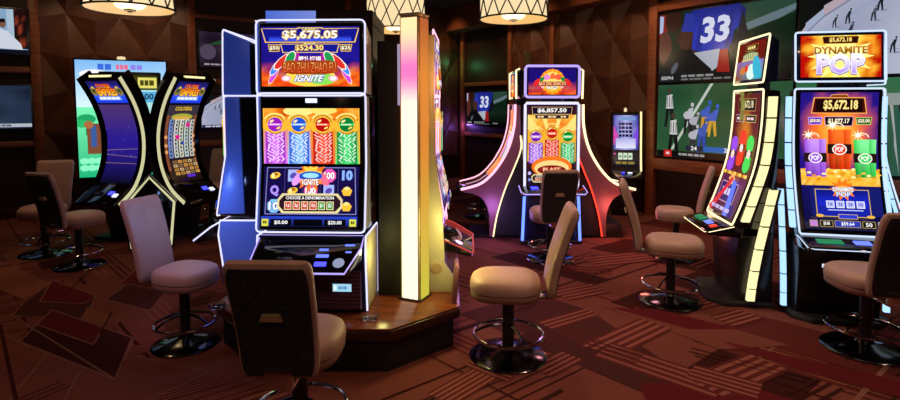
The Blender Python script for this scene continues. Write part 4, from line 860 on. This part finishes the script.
# ---- machines with deep C or J shaped screens
def curved_machine(label, loc, rz, prof, w, art, ledm, split, lights=True, shell='black_gloss', T='screen_mid', rim=.042, basew=None, baseb=.30):
    """prof: (y, z) from the top to the deck, -y is forward."""
    th = thing('slot_machine', label, 'slot machine', loc, rz, SM); hw = w/2; P = sm2(prof, 5); n = len(P)
    B = offset(P, .10)
    MB().prism_x(P+B[::-1], -hw, hw).build('cabinet', shell, th)
    F = offset(P, -.004); k = max(i for i in range(n) if P[i][1] > split); k2 = n-1
    while k2 > 0 and math.dist(P[k2], P[-1]) < .30: k2 -= 1
    mp = F[1:k2+1]; L = sum(math.dist(a, b) for a, b in zip(mp, mp[1:]))
    if art: art(w-.09, L).build('main_screen', T, mp, th)
    for s in (-1, 1):
        x = s*(hw+.012)
        MB().prism_x(offset(P, -.03)+offset(P, .16)[::-1], min(x-.012, x+.012), max(x-.012, x+.012)).build('side_rim', 'black_gloss', th)
        xx = x+s*.014
        MB().prism_x(offset(P, -.022)+offset(P, -.022+rim)[::-1], min(xx-.004, xx+.004), max(xx-.004, xx+.004)).build('led_strip', ledm, th)
    if lights:
        MB().box(-hw*.55, hw*.55, P[0][0]+.0, P[0][0]+.075, P[0][1]+.004, P[0][1]+.028).build('top_lamp', 'led_cream', th, bevel=.008)
    d = P[-1]; e = P[k2]
    dk = MB().prism_x([(e[0]-.012, e[1]+.004), (d[0]-.05, d[1]+.012), (d[0]-.06, d[1]-.02), (e[0]+.1, d[1]-.05), (e[0]+.06, e[1]-.02)], -hw, hw).build('button_deck', 'black_gloss', th, bevel=.006)
    sl = math.atan2(e[1]-d[1]-.008, e[0]-d[0]+.04); g = lambda t: (e[0]-.012+(d[0]-.04-e[0])*t, e[1]+.006+(d[1]+.008-e[1])*t+.003)
    buttons(dk, [(-.08, *g(.55), .12, .05, sl, 'black_plastic'), (.1, *g(.5), .07, .05, sl, 'led_deep'), (.18, *g(.6), .06, .05, sl, 'btn_white')])
    bw = (basew or w*.86)/2
    MB().prism_x([(-baseb+.28, .012), (-baseb+.16, d[1]-.02), (max(p[0] for p in B)+.02, d[1]+.25), (max(p[0] for p in B)+.02, .012)], -bw, bw).build('base_cabinet', 'black_plastic', th, bevel=.01)
    MB().box(-bw-.04, bw+.04, -baseb+.1, max(p[0] for p in B)+.04, 0, .03).build('base_plate', 'black_matte', th, bevel=.004)
    return th
CP = [(-.29, 1.86), (-.13, 1.61), (-.03, 1.35), (.0, 1.10), (-.04, .84), (-.16, .61), (-.36, .45)]
curved_machine('tall C shaped machine with mostly blank purple screen, nearest the left stools', (-3.83, 6.32, 0), math.radians(-16), CP, .54, lambda w, h: art_empire(w, h, False), 'led_lime', 1.6)
curved_machine('tall C shaped machine with crowded reel symbols, facing right beside hockey television', (-3.23, 6.42, 0), math.radians(70), CP, .53, art_empire, 'led_lime', 1.6)
# corner base of the pair
cb = thing('corner_base', 'black corner base with house shaped light outline between the two curved machines', 'base', (gp(152, 252).x, gp(152, 252).y, 0), math.radians(26))
hp = [(0, .83), (.25, .52), (.21, .03), (-.21, .03), (-.25, .52)]
MB().prism_y(hp, .0, .10).build('base_body', 'black_gloss', cb, bevel=.008)
f = MB(); f.tube([(-.18, -.008, .06), (-.225, -.008, .52), (0, -.008, .795), (.225, -.008, .52), (.18, -.008, .06)], .013, 6); f.build('led_outline', 'led_lime', cb)
# big meadow screen machine behind them
bs = thing('slot_machine', 'machine with huge bright meadow picture, behind the pair of curved machines', 'slot machine', (-4.44, 7.35, 0), math.radians(24), SM)
MB().box(-.55, .55, .0, .16, .55, 2.17).build('cabinet', 'black_gloss', bs, bevel=.01)
art_meadow(1.06, 1.56).build('main_screen', 'screen_bright', [(-.003, 2.15), (-.003, .59)], bs)
MB().box(-.26, .47, -.10, -.018, .7, 2.0).build('inner_housing', 'black_plastic', bs, bevel=.02)
art_meadow_info(.52, 1.2).build('inner_screen', 'screen_mid', [(-.104, 1.95), (-.104, .75)], bs, x0=.17)
MB().box(-.4, .4, .0, .4, .0, .55).build('base_cabinet', 'black_plastic', bs, bevel=.01)
MB().lathe([(0, 2.17), (.05, 2.17), (.05, 2.2), (0, 2.21)], 16).build('top_lamp', 'lamp_fabric', bs)
# pod with curved side arms
G2 = (1.14, 6.05)
bl = thing('slot_machine', 'machine facing front with a fire burst topper and curved arms at both sides', 'slot machine', (G2[0], G2[1], 0), 0, SM); hw = .312
MB().box(-hw, hw, .0, .14, .62, 1.585).build('cabinet', 'black_gloss', bl, bevel=.01)
art_blast_main(.54, .91).build('main_screen', 'screen_mid', [(-.006, 1.555), (-.006, .645)], bl)
MB().box(-hw, hw, .0, .14, 1.63, 2.0).build('top_box', 'black_gloss', bl, bevel=.02)
art_blast_top(.53, .29).build('top_screen', 'screen_bright', [(-.006, 1.96), (-.006, 1.67)], bl)
MB().tube([(x, -.012, 1.815+z) for x, z in rrect(.60, .345, .035)], .014, 8, True).build('led_trim', 'led_violet', bl)
MB().tube([(-.30, -.014, .63), (-.30, -.014, 1.555), (-.285, -.014, 1.575), (.285, -.014, 1.575), (.30, -.014, 1.555), (.30, -.014, .63)], .015, 8).build('led_trim', 'led_white', bl)
MB().box(-.11, .11, .04, .16, 1.58, 1.64).build('neck', 'black_plastic', bl)
dk = MB().prism_x([(.02, .655), (-.22, .60), (-.24, .58), (-.2, .555), (.02, .55)], -.36, .36).build('button_deck', 'black_gloss', bl, bevel=.008)
MB().tube([(-.362, .0, .645), (-.362, -.2, .60), (-.33, -.243, .585), (.33, -.243, .585), (.362, -.2, .6), (.362, .0, .645)], .007, 6).build('deck_trim', 'led_violet', dk)
buttons(dk, [(-.2, -.1, .634, .08, .06, .2, 'led_deep'), (.22, -.1, .634, .06, .05, .2, 'btn_white')])
MB().box(-.29, .29, -.02, .14, .012, .62).build('base_cabinet', 'navy_gloss', bl, bevel=.01)
for s in (-1, 1): MB().tube([(s*.30, -.03, .63), (s*.325, -.05, .03)], .016, 8).build('led_trim', 'led_blue', bl)
MB().box(-.34, .34, -.1, .14, 0, .03).build('base_plate', 'black_matte', bl, bevel=.004)
JP = [(0, 1.56), (-.012, 1.30), (-.08, 1.04), (-.22, .80), (-.40, .63), (-.64, .555)]
def arm_machine(label, s, led2, led1):
    rz = math.radians(-90 if s < 0 else 90); th = thing('slot_machine', label, 'slot machine', (G2[0]+s*.37, G2[1]+.50, 0), rz, SM); hw = .30; near = -1 if s > 0 else 1   # local x side that faces the room's front
    P = sm2(JP, 6)
    MB().prism_x(P+[(-.42, .50), (-.15, .62), (.0, .8), (.08, 1.1), (.1, 1.56)], -hw, hw).build('cabinet', 'black_gloss', th)
    a = Art(.52, 1.3); a.grid(0, 0, 1, 1, 6, 10, fire('#7a0c10', '#ff7a1a', '#ffd850', 4, 3)); cracker(a, .3, .3, .7, .22, '#c88aff', '#7a1cb8'); cracker(a, .7, .3, .7, .22, '#5ae08a', '#0b8a34'); a.build('main_screen', 'screen_mid', offset(P, -.005)[2:22], th)
    MB().box(-hw, hw, -.005, .16, 1.62, 1.96).build('top_box', 'black_gloss', th, bevel=.01)
    art_blast_top(.5, .28).build('top_screen', 'screen_mid', [(-.012, 1.93), (-.012, 1.65)], th)
    MB().box(-.1, .1, .03, .14, 1.54, 1.64).build('neck', 'black_plastic', th)
    for q in (-1, 1):
        x = q*(hw+.014)
        inner = sm2([(.04, 1.545), (.04, 1.25), (.05, 1.05), (-.03, .82), (-.13, .58), (-.22, .28), (-.265, .02)], 5)
        lower = sm2([(-.64, .545), (-.46, .51), (-.36, .42), (-.315, .28), (-.31, .1), (-.31, .02)], 4)
        MB().prism_x(offset(P, -.02)+lower[1:]+inner[::-1], x-.014, x+.014).build('side_arm', 'side_mauve', th)
        xx = x+q*.016
        MB().tube([(xx, y, z) for y, z in offset(P, -.02)], .016, 6).build('led_edge', led1, th)
        MB().tube([(xx, y, z) for y, z in inner[6:]], .009, 6).build('led_edge', led2, th)
        MB().tube([(xx, -.01, 1.625), (xx, -.014, 1.95), (xx, .03, 1.97)], .012, 6).build('led_edge', 'led_warm', th)
    MB().prism_x([(-.62, .575), (-.70, .56), (-.70, .53), (-.45, .50), (-.42, .56)], -hw, hw).build('button_deck', 'black_gloss', th, bevel=.004)
    MB().prism_x([(.02, 1.0), (-.05, .80), (-.14, .56), (-.23, .26), (-.25, .012), (.1, .012), (.1, 1.0)], -hw, hw).build('base_cabinet', 'black_matte', th)
    MB().box(-hw, hw, -.52, .1, 0, .03).build('base_plate', 'black_matte', th, bevel=.004)
    if s > 0: MB().box(-hw, hw, -.5, -.27, .03, .16).build('kick_step', 'black_matte', th, bevel=.004)
    return th
arm_machine('left arm machine with curved pink lit edge, facing left beside fire burst machine', -1, 'led_warm', 'led_pink')
arm_machine('right arm machine with red lit curved edge, facing right beside fire burst machine', 1, 'led_red', 'led_warm')
# far small machine before the back wall
fm = thing('slot_machine', 'small far machine with pale screen and warm light strip, left of video wall', 'slot machine', (2.46, 7.55, 0), math.radians(-12), SM)
fp = sm2([(.04, 1.46), (.0, 1.2), (-.02, 1.0), (-.06, .78), (-.1, .64)], 4)
MB().prism_x(fp+[(.25, .62), (.25, 1.44)], -.19, .19).build('cabinet', 'black_plastic', fm)
fq = offset(fp, -.004); art_far(.33, .72).build('main_screen', 'screen_mid', fq[1:15], fm)
MB().prism_x(offset(fp, -.03)+offset(fp, .02)[::-1], .19, .212).build('led_strip', 'led_cream', fm)
MB().prism_x([(-.08, .65), (-.26, .57), (-.26, .54), (-.06, .5)], -.2, .2).build('button_deck', 'black_gloss', fm, bevel=.004)
MB().box(-.06, -.02, -.19, -.15, .62, .63).build('button', 'led_deep', fm); MB().box(.02, .08, -.19, -.15, .62, .63).build('button', 'btn_white', fm)
MB().box(-.17, .17, -.02, .25, 0, .62).build('base_cabinet', 'black_plastic', fm, bevel=.006)
MB().lathe([(0, 1.44), (.02, 1.44), (.02, 1.5), (.012, 1.51), (0, 1.52)], 12).build('candle_lamp', 'lamp_fabric', fm).location = (0, .1, 0)
sh = tag(MB().box(-.16, .16, -.1, .1, -.012, .012).build('ledge', 'led_orange', None, bevel=.004), 'low shelf with orange lit edge beside the far small machine', 'shelf') if False else None
# paper note taped over the left facing machine's screen
m = mat('note_paper', '#cdf08c', .8); q = m.node_tree; tr = q.nodes.new('ShaderNodeBsdfTranslucent'); tr.inputs[0].default_value = hx('#d8ff90'); mx = q.nodes.new('ShaderNodeMixShader'); mx.inputs[0].default_value = .4
q.links.new(q.nodes['Principled BSDF'].outputs[0], mx.inputs[1]); q.links.new(tr.outputs[0], mx.inputs[2]); q.links.new(mx.outputs[0], q.nodes['Material Output'].inputs[0])
nt = MB().add([(-.05, 0, 0), (.03, 0, -.004), (.055, .004, -.10), (.035, .006, -.20), (.045, 0, -.27), (.005, .004, -.225), (-.045, 0, -.25), (-.03, .004, -.12)], [tuple(range(8))]).build('paper_note', m, None, smooth=False)
tag(nt, 'pale green torn paper note taped over the left facing machine', 'note')
nt.matrix_world = Matrix.Translation(V((2.40, 4.36, 0))) @ Matrix.Rotation(math.radians(-98), 4, 'Z') @ Matrix.Translation(V((-.04, -.03, 1.665)))
# ================================================================== carpet
def carpet_mat(name, col, amt=.35):
    m = mat(name, col, .95, nscale=260, namt=amt, bump=.5, bscale=420, spec=.15); return m
CK = [('carpet_base', '#754036'), ('carpet_burgundy', '#5c161c'), ('carpet_plum', '#4a2422'), ('carpet_tan', '#85503a'), ('carpet_line', '#80584c'), ('carpet_dark', '#3a1410'), ('carpet_red', '#5c2420'), ('carpet_light', '#8c5448')]
for n_, c_ in CK: carpet_mat(n_, c_)
KI = {n_[7:]: i for i, (n_, c_) in enumerate(CK)}
fl = MB(); FX0, FX1, FY0, FY1 = -14, 9, -3, 14
fl.add([(FX0, FY0, 0), (FX1, FY0, 0), (FX1, FY1, 0), (FX0, FY1, 0), (FX0, FY0, -.08), (FX1, FY0, -.08), (FX1, FY1, -.08), (FX0, FY1, -.08)], [(0, 1, 2, 3), (7, 6, 5, 4), (0, 4, 5, 1), (1, 5, 6, 2), (2, 6, 7, 3), (3, 7, 4, 0)], KI['base'])
LZ = [0]
def patch(pts, c, line=None, lw=.012):
    LZ[0] += 1; z = .000005*LZ[0]
    fl.add([(x, y, z) for x, y in pts], [tuple(range(len(pts)))], KI[c])
    if line:
        for a, b in zip(pts, list(pts[1:])+[pts[0]]): stripe(a, b, line, lw)
def stripe(a, b, c, w):
    LZ[0] += 1; z = .000005*LZ[0]; a, b = V((a[0], a[1], 0)), V((b[0], b[1], 0)); d = (b-a); n = V((-d.y, d.x, 0)).normalized()*w/2
    fl.add([(p.x, p.y, z) for p in (a-n, b-n, b+n, a+n)], [(0, 1, 2, 3)], KI[c])
def bundle_lines(a, b, k, gap, c, w):
    if c == 'light' and k > 2: stripe(a, b, 'red', gap*(k+.3)); w = max(w, gap*.42)
    a, b = V((a[0], a[1], 0)), V((b[0], b[1], 0)); d = (b-a).normalized(); n = V((-d.y, d.x, 0))
    for i in range(k):
        o = n*gap*(i-(k-1)/2); stripe((a+o)[:2], (b+o)[:2], c, w)
rr = random.Random(11)
U1 = (gp(655, 322)-gp(590, 352)).normalized(); U2 = (gp(720, 392)-gp(610, 352)).normalized()
U1, U2 = V((U1.x, U1.y, 0)), V((U2.x, U2.y, 0))
def at2(o, u, v): p = V((o[0], o[1], 0))+U1*u+U2*v; return (p.x, p.y)
# repeating field: wide faded bands, slim dark lines, bundles of pale stripes
for i in range(70):
    o = (rr.uniform(-6.5, 5), rr.uniform(1.2, 10)); u, v = rr.uniform(.3, .9), rr.uniform(.5, 1.5)
    patch([at2(o, 0, 0), at2(o, u, 0), at2(o, u, v), at2(o, 0, v)], rr.choice(['tan', 'plum', 'red', 'dark', 'light', 'base', 'base']))
for i in range(34):
    o = (rr.uniform(-6.5, 5), rr.uniform(1.2, 10)); L = rr.uniform(.7, 2.2); first = rr.random() < .55
    e = at2(o, L, 0) if first else at2(o, 0, L)
    k = rr.choice([2, 3, 4, 5]); bundle_lines(o, e, k, rr.uniform(.05, .075), rr.choice(['light', 'tan', 'red', 'base']), rr.uniform(.012, .022))
for i in range(110):
    o = (rr.uniform(-6.5, 5), rr.uniform(1.2, 10)); L = rr.uniform(.6, 2.0); e = at2(o, L, 0) if rr.random() < .5 else at2(o, 0, L)
    bundle_lines(o, e, rr.choice([2, 3, 4]), rr.uniform(.05, .09), rr.choice(['dark', 'burgundy', 'plum', 'dark', 'light']), rr.uniform(.010, .020))
for i in range(110):
    o = (rr.uniform(-6.5, 5), rr.uniform(1.2, 10)); L = rr.uniform(.8, 2.8); e = at2(o, L, 0) if rr.random() < .5 else at2(o, 0, L); stripe(o, e, rr.choice(['dark', 'dark', 'line', 'burgundy']), rr.uniform(.01, .03))
g2 = lambda *q: [tuple(gp(x, y)[:2]) for x, y in q]
def pp(q, c, line='line', lw=.011): patch(g2(*q), c, line, lw)
# the large overlapping rectangles seen at the left
pp([(0, 330), (36, 341), (170, 412), (0, 412)], 'base', None); pp([(60, 290), (110, 280), (150, 300), (110, 330)], 'base', None)
def bl(p, q, k, gap, c, w): bundle_lines(*g2(p, q), k, gap, c, w)
bl((0, 331), (36, 324), 4, .035, 'light', .012); bl((0, 377), (66, 362), 4, .035, 'light', .012); bl((128, 352), (165, 344), 4, .035, 'light', .012); bl((150, 400), (240, 375), 4, .03, 'light', .010); bl((0, 412), (66, 384), 3, .05, 'dark', .012)
bl((0, 288), (70, 272), 3, .05, 'light', .012); bl((110, 300), (168, 284), 4, .045, 'light', .012); bl((0, 306), (40, 300), 3, .04, 'light', .012)
for q in (((0, 246), (60, 240)), ((30, 262), (90, 252)), ((60, 276), (120, 264)), ((0, 282), (30, 276)), ((100, 322), (150, 314)), ((130, 300), (170, 290)), ((140, 330), (150, 322)), ((0, 352), (30, 346))): bl(*q, 3, .045, 'tan', .016)
pp([(12, 316), (24, 303), (52, 282), (96, 296), (84, 322), (60, 318)], 'plum'); pp([(87, 308), (112, 317), (104, 325), (80, 321)], 'tan', None)
pp([(20, 342), (40, 322), (134, 339), (115, 380)], 'plum', 'line', .011)
pp([(80, 372), (134, 356), (210, 372), (150, 400), (58, 412)], 'base', 'line', .01)
pp([(20, 342), (52, 310), (132, 338), (115, 380)], 'dark'); pp([(37, 325), (52, 310), (104, 328), (93, 345)], 'burgundy')
pp([(52, 280), (96, 296), (84, 304), (40, 302)], 'burgundy'); pp([(120, 284), (136, 270), (160, 278), (148, 289)], 'burgundy'); pp([(106, 300), (128, 284), (166, 292), (150, 311)], 'plum'); pp([(88, 309), (112, 317), (105, 324), (80, 319)], 'tan', None)
pp([(0, 254), (34, 246), (52, 254), (14, 266)], 'tan', None); pp([(0, 272), (16, 268), (52, 284), (24, 300), (0, 290)], 'tan', None)
for a_, b_, c_, w_ in (((12, 316), (115, 380), 'line', .012), ((0, 334), (47, 354), 'line', .012), ((47, 354), (10, 400), 'line', .012), ((100, 335), (112, 312), 'dark', .012), ((0, 325), (16, 400), 'dark', .02), ((60, 300), (100, 262), 'dark', .012)): stripe(*g2(a_, b_), c_, w_)
# the plaid and long wedges at the right
pp([(540, 300), (600, 318), (700, 386), (660, 400), (520, 340)], 'plum', None); pp([(600, 306), (690, 316), (790, 346), (720, 350)], 'base', None); pp([(722, 342), (760, 350), (900, 382), (910, 400), (790, 368)], 'burgundy', 'red', .01); pp([(610, 308), (660, 310), (740, 330), (690, 330)], 'burgundy', None)
pp([(640, 384), (740, 384), (830, 412), (650, 412)], 'burgundy', None)
bl((596, 352), (656, 324), 4, .06, 'light', .028); bl((604, 350), (722, 390), 4, .06, 'light', .026); bl((588, 344), (640, 360), 3, .06, 'dark', .014); bl((545, 326), (592, 312), 3, .05, 'light', .018); bl((560, 330), (600, 345), 3, .05, 'red', .018)
bl((440, 400), (505, 362), 5, .035, 'light', .016); bl((470, 362), (512, 378), 3, .04, 'light', .012); bl((540, 372), (572, 356), 4, .04, 'light', .016)
bl((705, 388), (768, 362), 4, .06, 'light', .028); bl((690, 372), (760, 392), 4, .05, 'light', .018); bl((800, 400), (830, 384), 3, .06, 'dark', .02); bl((690, 350), (820, 384), 2, .06, 'dark', .012); bl((722, 322), (750, 314), 4, .05, 'light', .018); bl((560, 296), (600, 288), 4, .06, 'light', .02); bl((690, 306), (725, 296), 4, .05, 'light', .02); bl((560, 268), (612, 272), 3, .08, 'burgundy', .03); bl((590, 262), (650, 256), 4, .08, 'light', .03)
struct(fl.build('floor', [n_ for n_, c_ in CK], smooth=False))

# ================================================================== light
def spot(name, loc, target, power, col, size=1.0, blend=.8, rad=.08):
    d = bpy.data.lights.new(name, 'SPOT'); d.energy = power; d.color = col; d.spot_size = size; d.spot_blend = blend; d.shadow_soft_size = rad
    o = bpy.data.objects.new(name, d); C.objects.link(o); o.location = loc; o.rotation_euler = (V(target)-V(loc)).to_track_quat('-Z', 'Y').to_euler(); return o
def point(name, loc, power, col, rad=.05):
    d = bpy.data.lights.new(name, 'POINT'); d.energy = power; d.color = col; d.shadow_soft_size = rad
    o = bpy.data.objects.new(name, d); C.objects.link(o); o.location = loc; return o
WARM = (1, .62, .42); 
for i, (x, y, p) in enumerate(((-3.4, 3.2, 46), (-1.6, 1.8, 38), (1.2, 2.0, 110), (2.0, 3.2, 90), (.8, 4.4, 95), (-5, 5.2, 44), (2.6, 6.0, 110), (4.2, 3.0, 50), (-3, 6.4, 30))):
    spot('unseen_ceiling_spot', (x, y, CEIL-.02), (x, y, 0), p, WARM if x > -1 else (1, .52, .27), 1.5, .9)  # unseen ceiling spots added to light the floor
# unseen warm spots added to brighten the leather panels and the right wall
for px, py, w, p in ((95, 40, 'l', 26), (160, 40, 'l', 26), (20, 60, 'l', 10), (600, 60, 'r', 15), (670, 120, 'r', 30), (300, 60, 'l', 20), (515, 60, 'r', 40), (553, 60, 'r', 34), (470, 60, 'r', 30), (650, 60, 'r', 20), (750, 20, 'r', 14)):
    t, z = wxy(w, px, py); p0, a = WALLS[w]; d = V((math.cos(a), math.sin(a), 0)); n = V((math.sin(a), -math.cos(a), 0)); q = p0+d*t
    spot('added_wall_spot', (q.x+n.x*.9, q.y+n.y*.9, CEIL-.05), (q.x, q.y, 1.9), p, (1, .6, .33), 1.5, .9)
for px, py, Y in ((130, 6, 5.35), (513.5, 18, 6.4), (396, 27, 7.4)):
    r = ray(px, py); p = V((r.x*Y/r.y, Y, CAMH+r.z*Y/r.y)); point('pendant_bulb', (p.x, p.y, p.z-.06), 10, (1, .72, .4), .15)
point('added_accent_light', (.62, 5.45, 1.3), 6, (1, .4, .75), .1); point('added_accent_light', (1.75, 5.45, 1.3), 6, (1, .35, .4), .1); spot('unseen_ceiling_spot', (.3, 4.7, CEIL-.02), (2.3, 4.4, 1.4), 110, (1, .85, .7), .9, .9)  # unseen points added before the curved arms; spot added for the left facing machine
point('added_accent_light', (.5, 6.0, .35), 4, (.55, .25, 1), .1); point('added_accent_light', (1.9, 6.0, .35), 5, (1, .2, .15), .1)  # unseen purple and red points added low beside the curved arms
spot('added_stool_spot', (-2.0, 1.9, 3.0), (-1.85, 3.5, .65), 75, (.95, .55, .95), .42, .8, .05); point('added_accent_light', (.06, 3.34, 1.75), 7, (1, .42, .12), .05); point('added_accent_light', (.03, 3.36, .72), 6, (1, .85, .25), .05); point('added_accent_light', (-.40, 3.34, .62), 1.3, (1, .9, .3), .03); point('added_accent_light', (.3, 3.95, .35), 1.6, (.5, .2, 1), .05); point('added_accent_light', (-1.62, 3.45, .95), 2.5, (.3, .45, 1), .05)  # unseen spot on the pink stool and tinted points added around the central island
spot('unseen_ceiling_spot', (-.9, -.6, CEIL-.02), (-.8, 2.6, .6), 60, WARM, 1.1, .9); spot('unseen_ceiling_spot', (1.4, -.4, CEIL-.02), (1.2, 3.0, .4), 70, WARM, 1.2, .9)  # spots added behind the camera to bring out highlights
for px, py, c, p in ((447, 66, (.2, 1, .35), 1.6), (452, 125, (.35, .15, 1), 4)):
    t, z = wxy('l', px, py); p0, a = WALLS['l']; q = p0+V((math.cos(a), math.sin(a), 0))*t+V((math.sin(a), -math.cos(a), 0))*.35; point('added_accent_light', (q.x, q.y, z), p, c, .05)  # unseen green and purple points added to tint the corner panel
w = bpy.data.worlds.new('world'); SC.world = w; w.use_nodes = True; w.node_tree.nodes['Background'].inputs[0].default_value = (.9, .55, .4, 1); w.node_tree.nodes['Background'].inputs[1].default_value = .01
SC.view_settings.view_transform = 'Standard'; SC.view_settings.look = 'None'; SC.view_settings.gamma = 1; SC.view_settings.use_curve_mapping = False; SC.view_settings.exposure = 0
